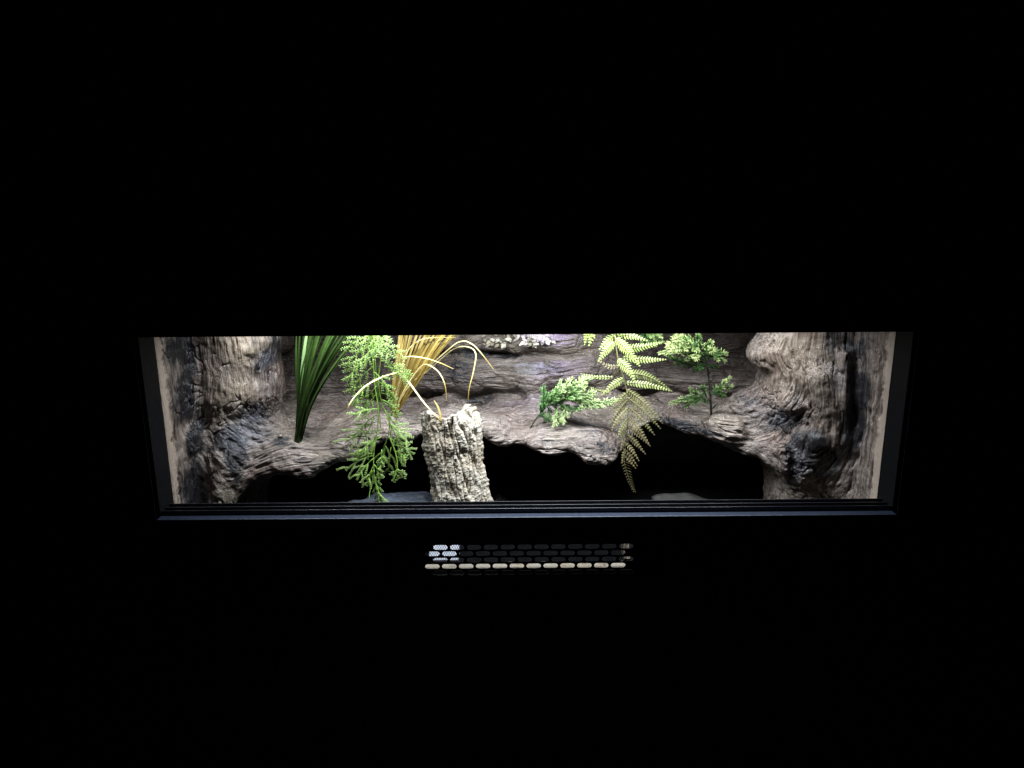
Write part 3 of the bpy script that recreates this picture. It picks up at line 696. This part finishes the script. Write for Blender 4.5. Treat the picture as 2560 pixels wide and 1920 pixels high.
# ------------------------------------------------------------------ needle and leaflet sprigs
def perp(d):
    a = d.cross(Vector((0.2, -0.9, 0.4))); a = a.normalized() if a.length > 1e-3 else Vector((1, 0, 0)); return a, d.cross(a)
def needle(mb, p, d, ln, wd, t0, t1):
    a, b = perp(d); m = p + d * ln * .45; e = p + d * ln
    mb.add([p - a * wd * .35, p + a * wd * .35, m + a * wd * .6 + b * wd * .2, m - a * wd * .6 + b * wd * .2, e, m - b * wd * .4], [(0, 1, 2, 3), (3, 2, 4), (0, 3, 5), (1, 5, 2), (3, 4, 5), (2, 5, 4)], [t0, t0, (t0+t1)/2, (t0+t1)/2, t1, (t0+t1)/2])
def needled(mb, c, step, ln, wd, t0, t1, flat=None, taper=.5, per=3):
    """needles along a curve c (array of points)"""
    P_ = [V(q) for q in c]; s = 0
    L_ = [0]
    for a, b in zip(P_[:-1], P_[1:]): L_.append(L_[-1] + (b - a).length)
    tot = L_[-1]; k = 0
    while s < tot:
        i = max(j for j in range(len(L_)) if L_[j] <= s); i = min(i, len(P_) - 2)
        f = (s - L_[i]) / max(1e-9, L_[i+1] - L_[i]); p = P_[i].lerp(P_[i+1], f); d = (P_[i+1] - P_[i]).normalized()
        a, b = perp(d); t = s / tot
        for q in range(per):
            an = k * 2.4 + q * 2 * math.pi / per + rnd.uniform(-.4, .4)
            r = a * math.cos(an) + b * math.sin(an) * .75
            dd = (d * rnd.uniform(.75, 1.25) + r).normalized()
            tt = t0 + (t1 - t0) * t
            needle(mb, p, dd, ln * (1 - taper * t ** 2) * rnd.uniform(.8, 1.15), wd, max(0, tt - .15), min(1, tt + .2))
        s += step; k += 1
def spray(main, side_len, t0, t1, parent, mat, ln=.0075, wd=.0011, gap=.0085, name='needle_sprig', start=.15, step=.0019):
    """a branch with alternating side twigs, all covered in needles"""
    main = crom(main, 14); mb = MB(); tot = np.linalg.norm(np.diff(main, axis=0), axis=1).sum()
    mb.tube(main, list(np.linspace(.0011, .0004, 14)), 5, max(0, t0 - .1))
    needled(mb, main[1:], step, ln, wd, t0, t1)
    n = max(2, int(tot / gap)); sgn = 1
    for k in range(n):
        t = start + (1 - start) * (k + .5) / n * .93; i = int(t * 12); p = V(main[i]).lerp(V(main[i+1]), t * 12 - i); d = (V(main[i+1]) - V(main[i])).normalized()
        a, b = perp(d); sgn = -sgn; an = rnd.uniform(-.9, .9)
        r = (a * math.cos(an) + b * math.sin(an)) * sgn
        ll = side_len * (1.05 - .65 * t) * rnd.uniform(.7, 1.2)
        q1 = p + (d * .8 + r * .8).normalized() * ll * .5; q2 = q1 + (d * 1.1 + r * .45 + Vector((0, 0, -.12))).normalized() * ll * .5
        ts = t0 + (t1 - t0) * t
        mb.tube([p, q1, q2], [.0007, .0005, .0003], 4, max(0, ts - .1))
        needled(mb, [p, q1, q2], step, ln * .9, wd, ts * .9, min(1, ts + .3))
    return link(name, mb.mesh(name), mat, parent)

# middle conifer sprig
def z3(X, Y_, d): return at(1160 + X / 3.456, 820 + Y_ / 3.456, d)
k0 = hit(1160 + 565 / 3.456, 820 + 872 / 3.456) + np.array([0, .003, -.003]); ky = k0[1]
kc = empty('juniper_sprig', k0, 'variegated juniper sprig with pale tips leaning over the ledge lip beside the cork bark', 'plant')
st = crom([k0, z3(605, 810, ky - .004), z3(655, 745, ky - .008), z3(700, 690, ky - .012), z3(760, 630, ky - .016)], 16)
mb = MB(); mb.tube(st, list(np.linspace(.0017, .0010, 16)), 7, .5); link('stem', mb.mesh('stem'), M['twig'], kc)
y0 = ky - .010
for pts, sl, a, b in (([(655, 745), (690, 640), (690, 500)], .014, .02, .22), ([(640, 770), (680, 760), (740, 800)], .012, .02, .2), ([(680, 720), (700, 640), (720, 560)], .014, .05, .25),
                      ([(700, 690), (780, 590), (840, 450)], .016, .1, .6), ([(720, 670), (820, 560), (940, 425)], .018, .15, .85), ([(760, 630), (880, 540), (1000, 480), (1110, 430)], .020, .25, 1.0),
                      ([(760, 630), (900, 590), (1050, 580), (1150, 550)], .018, .2, .85), ([(780, 640), (950, 600), (1100, 640), (1220, 690)], .020, .25, 1.0), ([(900, 620), (1060, 650), (1200, 650), (1365, 615)], .016, .3, .8),
                      ([(740, 660), (800, 680), (800, 760), (770, 850)], .020, .35, 1.0), ([(760, 640), (850, 660), (860, 760), (840, 810)], .017, .35, 1.0), ([(800, 660), (900, 690), (980, 700), (1040, 690)], .012, .2, .6),
                      ([(720, 680), (740, 720), (730, 790)], .014, .05, .3), ([(780, 620), (860, 560), (880, 500)], .018, .2, .9), ([(850, 610), (980, 540), (1060, 500)], .018, .2, .95)):
    n = len(pts); c = [z3(p, q, y0 - (.004 + .018 * k / n + rnd.uniform(-.006, .006))) for k, (p, q) in enumerate(pts)]
    spray(c, sl * 1.2, a, min(1, b * 1.15), kc, M['conifer'], ln=.0108, wd=.0012, step=.0026, gap=.0105)
# right conifer plant
def z4(X, Y_, d): return at(1560 + X / 2.9105, 800 + Y_ / 2.9105, d)
r0 = hit(1560 + 640 / 2.9105, 800 + 690 / 2.9105) + np.array([0, .003, -.003]); ry = r0[1]
rc = empty('small_conifer_plant', r0, 'small upright conifer plant with a bare dark stem standing on the ledge', 'plant')
st = crom([r0, z4(632, 620, ry - .002), z4(628, 540, ry - .004), z4(616, 420, ry - .008), z4(602, 310, ry - .014), z4(570, 220, ry - .022), z4(540, 140, ry - .03)], 24)
mb = MB(); mb.tube(st, list(np.linspace(.0022, .0011, 24)), 7, .4)
for (p, q) in (((640, 645), (686, 606)), ((634, 560), (590, 500)), ((620, 460), (655, 430)), ((612, 400), (640, 370)), ((630, 600), (600, 560)), ((624, 500), (648, 470)), ((638, 668), (620, 655))):
    mb.tube([z4(*p, ry - .004), z4((p[0]+q[0])/2, (p[1]+q[1])/2 - 2, ry - .007), z4(*q, ry - .010)], [.0013, .001, .0005], 5, .4)
link('stem', mb.mesh('stem'), M['twig'], rc)
for pts, sl, a, b, f in (([(634, 615), (560, 575), (450, 575), (330, 612)], .014, .10, .75, .03), ([(560, 575), (500, 600), (440, 630)], .010, .1, .45, .02), ([(560, 580), (520, 540), (480, 500)], .012, .12, .55, .02), ([(600, 560), (580, 520), (560, 480)], .010, .05, .3, .01),
                         ([(632, 540), (690, 500), (770, 420)], .014, .25, .75, .015), ([(660, 520), (720, 500), (785, 480)], .013, .2, .7, .015), ([(640, 540), (690, 540), (740, 540)], .010, .15, .5, .01),
                         ([(602, 320), (520, 330), (420, 310), (330, 270)], .018, .05, .4, .03), ([(600, 310), (500, 270), (390, 210), (255, 245)], .022, .25, 1.0, .05), ([(590, 290), (480, 220), (380, 160), (310, 200)], .022, .25, 1.0, .05),
                         ([(575, 230), (500, 180), (430, 135), (350, 150)], .020, .2, .8, .06), ([(560, 200), (545, 150), (535, 105)], .018, .2, .6, .03), ([(570, 230), (600, 190), (640, 150)], .018, .2, .75, .02),
                         ([(590, 280), (640, 260), (700, 280), (740, 310)], .018, .2, .8, .02), ([(590, 270), (660, 240), (745, 250)], .017, .2, .65, .02), ([(580, 250), (540, 250), (500, 270)], .020, .4, 1.0, .05), ([(575, 240), (610, 230), (650, 210)], .018, .35, 1.0, .04),
                         ([(600, 320), (560, 340), (520, 360)], .014, .05, .3, .02), ([(600, 330), (640, 340), (660, 330)], .012, .05, .3, .01), ([(560, 200), (450, 190), (330, 240)], .018, .3, 1.0, .065)):
    n = len(pts); c = [z4(p, q, ry - .012 - f * (k + .5) / n + rnd.uniform(-.005, .005)) for k, (p, q) in enumerate(pts)]
    spray(c, sl * 1.1, a, b, rc, M['conifer_g'], ln=.0125, wd=.0011, step=.0030, gap=.0125)
# conifer spray hanging from above beside it
top3 = z4(60, -330, .19); 
hs = empty('hanging_conifer_sprig', (top3[0], .19, .42), 'green conifer sprig hanging down behind the fern tips', 'plant')
c = crom([np.array([top3[0], .20, .42]), z4(90, -60, .20), z4(130, 60, .20)], 10); mb = MB(); mb.tube(c, .0012, 6, .5); link('stem', mb.mesh('stem'), M['twig'], hs)
for pts in ([(90, 0), (150, 80), (220, 140)], [(120, 40), (200, 110), (290, 160)], [(110, 60), (150, 130), (230, 190)], [(90, -40), (200, 60), (270, 110)]):
    spray([z4(p, q, .20 - .006 * k) for k, (p, q) in enumerate(pts)], .018, .1, .6, hs, M['conifer_g'])

# hanging vine with fine comb-like sprigs
vx = at(905, 838, .165)
vn = empty('hanging_vine', (vx[0], .165, .42), 'bright green artificial vine of fine feathery sprigs hanging in front of the ledge', 'plant')
def v2(X, Y_, d=.155): return z2(X, Y_, d)
stems = [[(vx[0], .165, .42), v2(790, 20), v2(815, 200), v2(830, 400), v2(845, 560), v2(860, 700), v2(868, 860)],
         [(vx[0] + .01, .17, .42), v2(850, 20, .165), v2(870, 240, .16), v2(850, 460, .155), v2(880, 650, .15), v2(940, 800, .145), v2(935, 930, .145), v2(890, 1040, .145)],
         [(vx[0] - .006, .16, .42), v2(780, 40, .15), v2(800, 240, .148), v2(820, 500, .145), v2(850, 720, .14), v2(840, 900, .138), v2(810, 1080, .135), v2(812, 1230, .13), v2(830, 1360, .125), v2(900, 1510, .12)],
         [v2(812, 1230, .13), v2(800, 1340, .128), v2(775, 1420, .125), v2(772, 1475, .122)], [v2(820, 1300, .13), v2(850, 1420, .124), v2(850, 1512, .12)],
         [v2(940, 930, .145), v2(985, 1040, .14), v2(1010, 1130, .135), v2(1015, 1230, .13)]]
for s_ in stems:
    mb = MB(); mb.tube(crom([np.array(p, float) for p in s_], 30), list(np.linspace(.0015, .0007, 30)), 6, .35); link('stem', mb.mesh('stem'), M['vine'], vn)
def leaflets(mb, c, t, sz=.0050, step=.0034):
    P_ = [V(q) for q in c]; side = 1
    for a, b in zip(P_[:-1], P_[1:]):
        n = max(1, int((b - a).length / step)); d = (b - a).normalized(); u, w_ = perp(d)
        for k in range(n):
            p = a.lerp(b, (k + .5) / n)
            for s in (1, -1):
                dd = (d * .95 + u * s * rnd.uniform(.7, .95) + w_ * rnd.uniform(-.2, .2)).normalized()
                needle(mb, p, dd, sz * rnd.uniform(.8, 1.2), .00115, t, min(1, t + .25))
def vsprig(p, dx, dz, ln, t, nb=6, sz=.0050, bl=1.0):
    """drooping comb-like sprig: dx, dz is its heading in the x-z plane"""
    p = V(p); d = Vector((dx, rnd.uniform(-.45, .15), dz)).normalized(); g = Vector((0, 0, -1))
    pts = [p]; q = p.copy(); dd = d.copy()
    for k in range(6):
        q = q + dd * ln / 6; pts.append(q.copy()); dd = (dd + g * .13).normalized()
    mb = MB(); mb.tube(pts, list(np.linspace(.0009, .0004, 7)), 5, t * .7); leaflets(mb, pts[2:], t, sz, sz * .68)
    for k in range(nb):
        f = .2 + .72 * (k + rnd.uniform(.2, .8)) / nb; i = min(5, int(f * 6)); b0_ = pts[i].lerp(pts[i+1], f * 6 - i); ax = (pts[i+1] - pts[i]).normalized()
        sd = ax.cross(Vector((0, -1, .15))).normalized() * (1 if k % 2 else -1)
        h = (ax * .9 + sd * rnd.uniform(.6, 1.0) + Vector((0, rnd.uniform(-.4, .3), 0))).normalized(); l2 = bl * ln * rnd.uniform(.30, .52) * (1.1 - .5 * f)
        m1 = b0_ + h * l2 * .5; m2 = m1 + (h + ax * .35 + g * .25).normalized() * l2 * .5
        mb.tube([b0_, m1, m2], [.0006, .0005, .0003], 4, t * .8); leaflets(mb, [b0_, m1, m2], min(1, t + .1), sz, sz * .68)
    link('sprig', mb.mesh('sprig'), M['vine'], vn)
SP = []
for k in range(13):                                        # dense upper part
    Yz = rnd.uniform(-60, 380); xx = 830 + rnd.uniform(-60, 50); s = rnd.choice((-1, 1)) if k > 3 else -1
    SP.append((xx, Yz, s * rnd.uniform(.25, 1.0), -rnd.uniform(.35, 1.0), rnd.uniform(.034, .056), .75 - .25 * (Yz / 400) + rnd.uniform(-.1, .15)))
SP += [(800, 60, -1, -.2, .055, .7), (790, 150, -1, -.45, .064, .7), (800, 240, -1, -.55, .064, .6), (810, 330, -.9, -.6, .064, .55), (880, 140, .9, -.3, .05, .8), (890, 280, .9, -.45, .06, .6), (900, 330, 1, -.2, .05, .6), (830, 430, -1, -.75, .065, .5), (835, 500, -.8, -.9, .06, .4), (850, 460, .7, -.5, .045, .4), (870, 560, .9, -.15, .036, .35), (880, 620, 1, -.35, .036, .35), (890, 640, .9, -.6, .04, .3),
       (840, 560, -.8, -.9, .05, .35), (850, 700, -1, .1, .050, .6), (860, 740, -.9, -.4, .045, .5), (870, 800, -1, -.25, .062, .25), (880, 680, .7, -.8, .05, .5), (930, 830, .9, -.2, .045, .6), (940, 860, .9, -.35, .05, .6), (900, 880, -1, .05, .075, .55), (880, 940, -1, -.35, .05, .35), (940, 940, .8, -.5, .055, .45), (970, 1010, 1, -.05, .042, .5), (985, 1060, .9, -.1, .028, .4),
       (1000, 1110, .9, -.3, .022, .45), (925, 960, -.3, -1, .05, .35), (960, 1030, -.2, -1, .045, .4), (880, 1050, -.1, -1, .035, .4), (1000, 1180, .1, -1, .03, .4), (1015, 1220, .8, -.4, .020, .55), (1015, 1225, -.7, -.4, .014, .5), (815, 1100, -1, -.15, .058, .55), (810, 1090, -.9, .25, .04, .45), (815, 1120, -.8, -.6, .05, .45), (812, 1180, -.5, -1, .04, .4), (815, 1180, .5, -.9, .03, .4), (800, 1230, -.4, -1, .03, .35), (820, 1280, .3, -1, .03, .35), (850, 1420, .3, -1, .025, .4), (830, 1380, .1, -1, .03, .35),
       (880, 1460, .5, -.8, .02, .45), (855, 900, -.7, -.6, .05, .4), (910, 760, .6, -.9, .05, .45)]
for (X, Y_, dx, dz, ln, t) in SP:
    vsprig(v2(X, Y_, .15 + rnd.uniform(-.015, .015) - .02 * max(0, Y_ - 900) / 600), dx, dz, ln, min(1, max(.05, t + (.18 if Y_ > 500 else 0))), 6 if ln > .05 and Y_ < 600 else 4, .0050 if Y_ < 650 else .0038, 1.0 if Y_ < 650 else 1.25)

# ------------------------------------------------------------------ ferns
def pinna(A_, B_, wid, t0, t1, parent, mat, bow=(0, 0, 0), nrm=(0, -1, .35), name='pinna', gap=.0047, droop=.2):
    A_, B_ = V(A_), V(B_); ln = (B_ - A_).length; bow = Vector(bow)
    pts = crom([A_, A_.lerp(B_, .5) + bow * ln, B_], 20); n = max(5, int(ln / gap)); mb = MB()
    mb.tube(pts, list(np.linspace(.0008, .0003, 20)), 4, t0)
    nr = (Vector(nrm) + Vector((rnd.uniform(-.3, .3), 0, rnd.uniform(-.3, .3)))).normalized()
    for k in range(n):
        t = (k + .5) / n; q = t * 19; i = min(18, int(q)); p = V(pts[i]).lerp(V(pts[i+1]), q - i); d = (V(pts[i+1]) - V(pts[i])).normalized()
        sd = d.cross(nr).normalized(); up = sd.cross(d)
        prof = (min(1, .55 + t * 2.2)) * (1 - max(0, t - .35) / .65) ** .8 + .04
        l_ = wid * prof; wd = gap * .29
        for s in (1, -1):
            ax = (sd * s + d * .45 - up * droop * rnd.uniform(.3, 1.6)).normalized(); b = ax.cross(up).normalized()
            l2 = l_ * rnd.uniform(.9, 1.08); tt = t0 + (t1 - t0) * rnd.uniform(.3, 1)
            c0 = p; c1 = p + ax * l2 * .35; c2 = p + ax * l2 * .75 + d * l2 * .05; c3 = p + ax * l2 + d * l2 * .14
            mb.add([c0 - b * wd * .8, c0 + b * wd * .8, c1 + b * wd * 1.05 + up * wd * .3, c1 - up * wd * .15, c1 - b * wd * 1.05 + up * wd * .3, c2 + b * wd * .7, c2, c2 - b * wd * .7, c3],
                   [(0, 1, 2, 3), (0, 3, 4), (3, 2, 5, 6), (4, 3, 6, 7), (6, 5, 8), (7, 6, 8)], tt)
    return link(name, mb.mesh(name), mat, parent)
fx = z3(1300, 20, .15)
fn = empty('hanging_fern_frond', (fx[0], .15, .42), 'olive and brown hanging fern frond with a drooping tip', 'fern')
rach = [np.array([fx[0], .165, .42]), z3(1300, -20, .155), z3(1308, 90, .15), z3(1330, 260, .145), z3(1378, 430, .14), z3(1405, 540, .137), z3(1418, 660, .134), z3(1412, 850, .13), z3(1396, 1000, .127), z3(1385, 1150, .124), z3(1425, 1300, .12), z3(1480, 1432, .116)]
mb = MB(); mb.tube(crom(rach, 60), list(np.linspace(.0014, .0005, 60)), 6, .45); link('rachis', mb.mesh('rachis'), M['fern'], fn)
def pn(a, b, c, d, wpx, t0, t1, Ya=.145, Yb=.135, bow=(0, 0, 0)):
    return pinna(z3(a, b, Ya), z3(c, d, Yb), wpx / 3.456 * .00070, t0, t1, fn, M['fern'], bow)
for q in ((1305, 60, 1165, 190, 42, .7, 1.0, .155, .14, (0, 0, .05)), (1300, 120, 1158, 295, 50, .65, 1.0, .15, .13, (0, 0, .08)), (1310, 85, 1522, 335, 56, .7, 1.0, .15, .12, (0, 0, .04)), (1320, 50, 1590, 112, 42, .7, 1.0, .155, .14, (0, 0, .05)),
          (1340, 180, 1722, 120, 46, .6, 1.0, .16, .15, (0, 0, -.04)), (1370, 250, 1752, 272, 44, .5, .9, .16, .15, (0, 0, -.03)), (1328, 265, 1482, 468, 50, .6, .95, .145, .115, (.02, 0, .06)), (1340, 330, 1150, 270, 30, .15, .45, .15, .16, (0, 0, -.15)), (1372, 350, 1280, 420, 30, .35, .6, .15, .16, (0, 0, 0)),
          (1390, 380, 1795, 542, 46, .5, .85, .15, .15, (0, 0, .09)), (1400, 470, 1805, 548, 40, .5, .85, .14, .125, (0, 0, .04)), (1380, 430, 1185, 585, 40, .5, .85, .14, .125, (0, 0, .04)), (1290, 425, 1000, 393, 22, .5, .9, .15, .155, (0, 0, -.05)), (1260, 560, 1080, 508, 20, .5, .9, .15, .155, (0, 0, -.05)), (1330, 70, 1400, -60, 44, .7, 1.0, .15, .14), (1300, 40, 1210, -40, 44, .7, 1.0, .15, .14),
          (1405, 530, 1722, 832, 44, .3, .62, .137, .12, (0, 0, .06)), (1412, 600, 1702, 876, 42, .28, .6, .135, .115, (0, 0, .05)), (1418, 680, 1650, 930, 40, .22, .55, .134, .115, (0, 0, .05)), (1416, 770, 1612, 1026, 38, .15, .5, .132, .112, (0, 0, .06)), (1414, 850, 1600, 1015, 30, .12, .45, .13, .115, (0, 0, .05)), (1408, 920, 1572, 1096, 32, .12, .45, .128, .112, (0, 0, .05)),
          (1400, 990, 1516, 1155, 28, .1, .42, .127, .112, (0, 0, .05)), (1394, 1050, 1502, 1200, 24, .08, .4, .126, .112, (0, 0, .04)), (1388, 1100, 1490, 1220, 20, .08, .35, .125, .112, (0, 0, .04)),
          (1405, 560, 1258, 720, 38, .35, .65, .137, .13, (0, 0, .06)), (1412, 620, 1255, 845, 42, .3, .65, .136, .125, (0, 0, .06)), (1416, 690, 1272, 892, 40, .25, .65, .134, .12, (-.03, 0, .05)), (1414, 780, 1330, 945, 32, .3, .65, .132, .118, (-.04, 0, .03)), (1410, 860, 1345, 985, 28, .25, .6, .13, .118, (-.04, 0, .03)), (1402, 950, 1352, 1060, 24, .2, .5, .128, .118, (-.04, 0, .02)), (1394, 1040, 1365, 1175, 20, .2, .5, .126, .116, (-.04, 0, .02))):
    pn(*q)
mb = MB(); tip = crom(rach[-3:], 13)                     # short lobes along the tapering tip
for k in range(12):
    t = k / 11; s_ = 1 - t * .80; c = V(tip[k])
    for sg in (1, -1):
        d = Vector((sg * .95 + .10, rnd.uniform(-.5, -.1), -.42)).normalized()
        needle(mb, c, d, (.0145 if sg > 0 else .0075) * s_ + .002, .0013, .12, .40)
link('frond_tip', mb.mesh('frond_tip'), M['fern'], fn)
ff = z3(1075, -60, .17)
f2 = empty('fern_leaf_tips', (ff[0], .17, .42), 'two small green fern leaflets hanging down from above', 'fern')
mb = MB(); mb.tube(crom([np.array([ff[0], .17, .42]), z3(1080, -60, .17), z3(1085, 20, .17)], 8), .0008, 5, .6); link('rachis', mb.mesh('rachis'), M['fern'], f2)
pinna(z3(1075, -10, .17), z3(1040, 152, .165), .0065, .75, 1.0, f2, M['fern']); pinna(z3(1085, 0, .17), z3(1078, 160, .165), .0075, .7, 1.0, f2, M['fern'], (.1, 0, 0)); pinna(z3(1085, 0, .17), z3(1130, 90, .165), .006, .7, 1.0, f2, M['fern'])

# bleached dry leaves lying on the upper branch
d0 = hit(1310, 852)
dl = empty('dried_leaf_clump', d0, 'clump of bleached cream dry leaves lying on the upper branch', 'dry leaves')
for k in range(110):
    px_ = 1212 + 170 * rnd.random(); lim = 868 - abs(px_ - 1270) * .08; py_2 = rnd.uniform(828, lim - 4)
    p = hit(px_, py_2) + np.array([0, -.004 - rnd.random() * .008, rnd.uniform(0, .004)])
    mb = MB(); ln = rnd.uniform(.007, .015); wd = ln * rnd.uniform(.18, .34)
    d = Vector((rnd.uniform(-1, 1), rnd.uniform(-.8, .1), rnd.uniform(-.9, .25))).normalized(); a, b = perp(d); p = V(p)
    cu = rnd.uniform(-.4, .4) * ln
    mb.add([p, p + d*ln*.35 + a*wd + b*cu*.3, p + d*ln*.4 - b*wd*.3, p + d*ln*.35 - a*wd + b*cu*.3, p + d*ln*.75 + a*wd*.6 + b*cu*.8, p + d*ln*.75 - a*wd*.6 + b*cu*.8, p + d*ln + b*cu*1.4], [(0, 2, 1), (0, 3, 2), (1, 2, 6, 4), (2, 3, 5, 6)], rnd.uniform(.3, 1))
    link('dry_leaf', mb.mesh('dry_leaf'), M['dry'], dl)
yd = d0[1] - .02
pinna(z3(540, 60, yd + .01), z3(792, 137, yd - .01), .0075, .7, 1.0, dl, M['dry'], (0, 0, .08), name='dry_pinna')

# ------------------------------------------------------------------ things on the tank floor
def rock(name, cx, cy, zb, rx, ry_, rz, mat, label, cat, seed, nu=48, nv=24, sq=1.0):
    vs, fs = [], []
    for j in range(nv + 1):
        for i in range(nu):
            a = 2 * math.pi * i / nu; e = math.pi / 2 * j / nv
            vs.append((math.cos(a) * math.cos(e), math.sin(a) * math.cos(e), math.sin(e)))
    A_ = np.array(vs); dd = 1 + .35 * fbm(A_ * 1.6, 3, seed) + .10 * fbm(A_ * 6, 3, seed + 5)
    A_ = A_ * dd[:, None] * np.array([rx, ry_, rz]); A_[:, 2] = np.maximum(A_[:, 2], 0)
    A_ += np.array([cx, cy, zb])
    fs = [(j*nu+i, j*nu+(i+1) % nu, (j+1)*nu+(i+1) % nu, (j+1)*nu+i) for j in range(nv) for i in range(nu)]
    mb = MB(); mb.add(A_, fs); o = link(name, mb.mesh(name), mat); return put(o, label, cat)
q = at(985, 1238, .20)
rock('slate_stone', q[0] - .01, .20, FZ - .001, .15, .075, q[2] - FZ + .002, M['stone'], 'smooth blue-grey slate stone on the tank floor under the vine', 'stone', 3)
q = at(1720, 1240, .26)
def log_piece(px0, py0, px1, py1, Y, r, label, seed):
    a, b = at(px0, py0, Y), at(px1, py1, Y - .01); n, m = 40, 14; vs = []
    for i in range(n + 1):
        t = i / n; c = a + (b - a) * t; c[2] += .006 * math.sin(t * 3.1)
        for k in range(m):
            an = 2 * math.pi * k / m; rr = r * (.55 + .45 * math.sin(math.pi * min(1, t * 1.3 + .08)) )
            vs.append(c + np.array([0, math.cos(an) * rr * 1.6, math.sin(an) * rr - r]))
    A_ = np.array(vs); A_ += 0.006 * np.stack([A_[:, 0] * 0, fbm(A_ * 30, 3, seed), fbm(A_ * 30, 3, seed + 3)], 1)
    fs = [(i*m+k, i*m+(k+1) % m, (i+1)*m+(k+1) % m, (i+1)*m+k) for i in range(n) for k in range(m)] + [tuple(range(m))[::-1], tuple(range(n*m, (n+1)*m))]
    mb = MB(); mb.add(A_, fs); return mb, A_
mb, A_ = log_piece(1632, 1238, 1830, 1250, .27, .016, '', 4)
lo = A_[:, 2].min()
for sx in (1665, 1770):                                   # stub roots that carry it
    c = at(sx, 1245, .27); mb.tube([(c[0], .27, FZ - .001), (c[0] + .004, .27, c[2] - .02)], [.016, .012], 8)
put(link('driftwood_piece', mb.mesh('driftwood_piece'), M['driftwood']), 'low curved grey driftwood piece in the dark hollow beside the burl trunk', 'driftwood')
q = at(1248, 1238, .30)
rock('pebble', q[0], .30, FZ - .001, .022, .02, q[2] - FZ + .002, M['driftwood'], 'small pale stone in the hollow behind the cork bark slab', 'stone', 9)
# long strip of cork right behind the vent
mb = MB(); n = 160; ZS = max(VZC[3] - 0.5 * .072, FZ + .005); prof = [(0.058, FZ - .001), (0.0575, ZS - .003), (0.0590, ZS - .001), (0.062, ZS), (0.068, ZS + .0004), (0.075, ZS), (0.079, ZS - .002), (0.080, FZ - .001)]
zoff = 0.0
X0, X1 = at(1040 + 60/3.814, 1415, .04)[0] - .004, at(1040 + 2010/3.814, 1410, .04)[0] + .016
vs = []
for i in range(n + 1):
    t = i / n
    for (yy, zz) in prof: vs.append((X0 + (X1 - X0) * t, yy, zz + (zoff if zz > FZ + .004 else 0)))
A_ = np.array(vs); dsp = fbm(A_ * np.array([45, 120, 120]), 3, 77); A_[:, 2] += np.where(A_[:, 2] > FZ + .001, dsp * .003, 0); A_[:, 1] += dsp * .003
m = len(prof); fs = [(i*m+k, (i+1)*m+k, (i+1)*m+k+1, i*m+k+1) for i in range(n) for k in range(m - 1)] + [tuple(range(m)), tuple(range(n*m, (n+1)*m))[::-1]]
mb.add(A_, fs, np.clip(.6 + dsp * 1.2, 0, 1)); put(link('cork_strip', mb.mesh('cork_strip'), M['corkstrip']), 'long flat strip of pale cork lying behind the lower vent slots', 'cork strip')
# white wedge added behind the screen, sloped to catch the lamp light
xa, xb = at(1040 + 95 / 3.814, 1385, .05)[0], at(1040 + 385 / 3.814, 1385, .05)[0]
mb = MB(); mb.add([(x_, y_, z_) for x_ in (xa, xb) for (y_, z_) in ((.088, -.126), (.088, FZ - .001), (.132, FZ - .001), (.132, -.086), (.127, -.086), (.124, -.089))],
                  [(0, 1, 7, 6), (1, 2, 8, 7), (2, 3, 9, 8), (3, 4, 10, 9), (4, 5, 11, 10), (5, 0, 6, 11), (0, 5, 4, 3, 2, 1), (6, 7, 8, 9, 10, 11)])
o = put(link('white_wedge', mb.mesh('white_wedge', False), M['white']), 'added small white wedge sloped to catch the lamp behind the perforated vent screen', 'dish')
# pale wood block past the far end of the screen, slope added to catch the lamp
xa, xb = at(1040 + 1995 / 3.814, 1375, .03)[0] + .008, at(1040 + 2045 / 3.814, 1375, .03)[0] + .010
mb = MB(); mb.add([(x_, y_, z_) for x_ in (xa, xb) for (y_, z_) in ((.088, -.126), (.088, FZ - .001), (.132, FZ - .001), (.132, -.086))],
                  [(0, 1, 5, 4), (1, 2, 6, 5), (2, 3, 7, 6), (3, 0, 4, 7), (0, 3, 2, 1), (4, 5, 6, 7)])
put(link('wood_wedge', mb.mesh('wood_wedge', False), M['corkstrip']), 'pale wood block sloped to catch the lamp past the end of the vent screen', 'wedge')
# screw head on the ledge
s0 = hit(702, 1090); mb = MB(); n = 12
for j in range(5):
    e = math.pi / 2 * j / 4
    for i in range(n): mb.v.append((s0[0] + .0042 * math.cos(e) * math.cos(2*math.pi*i/n), s0[1] - .001 + .0042 * math.cos(e) * math.sin(2*math.pi*i/n), s0[2] - .001 + .0042 * math.sin(e) + .001)); mb.t.append(0)
mb.f = [(j*n+i, j*n+(i+1) % n, (j+1)*n+(i+1) % n, (j+1)*n+i) for j in range(4) for i in range(n)]
put(link('bead', mb.mesh('bead'), M['screw']), 'tiny round tan bead on the ledge beside the strap leaf tuft', 'bead')

# ------------------------------------------------------------------ lamp housings under the ceiling
lh = empty('lamp_bar', (LAMP['x'], LAMP['y'], 0.42), 'slim white light bar under the tank ceiling', 'lamp')
mb = MB(); hx, hy = LAMP['lx'] / 2 + .01, LAMP['ly'] / 2 + .008
mb.box(LAMP['x'] - hx, LAMP['x'] + hx, LAMP['y'] - hy, LAMP['y'] + hy, 0.396, 0.421); link('housing', mb.mesh('housing', False), M['housing'], lh)
mb = MB(); mb.tube([(0.085, .275, .421), (0.085, .277, .402), (0.085, .279, .396)], [.022, .024, .026], 20)
put(link('spot_lamp', mb.mesh('spot_lamp'), M['housing']), 'small round violet spot lamp fixed under the tank ceiling', 'lamp')
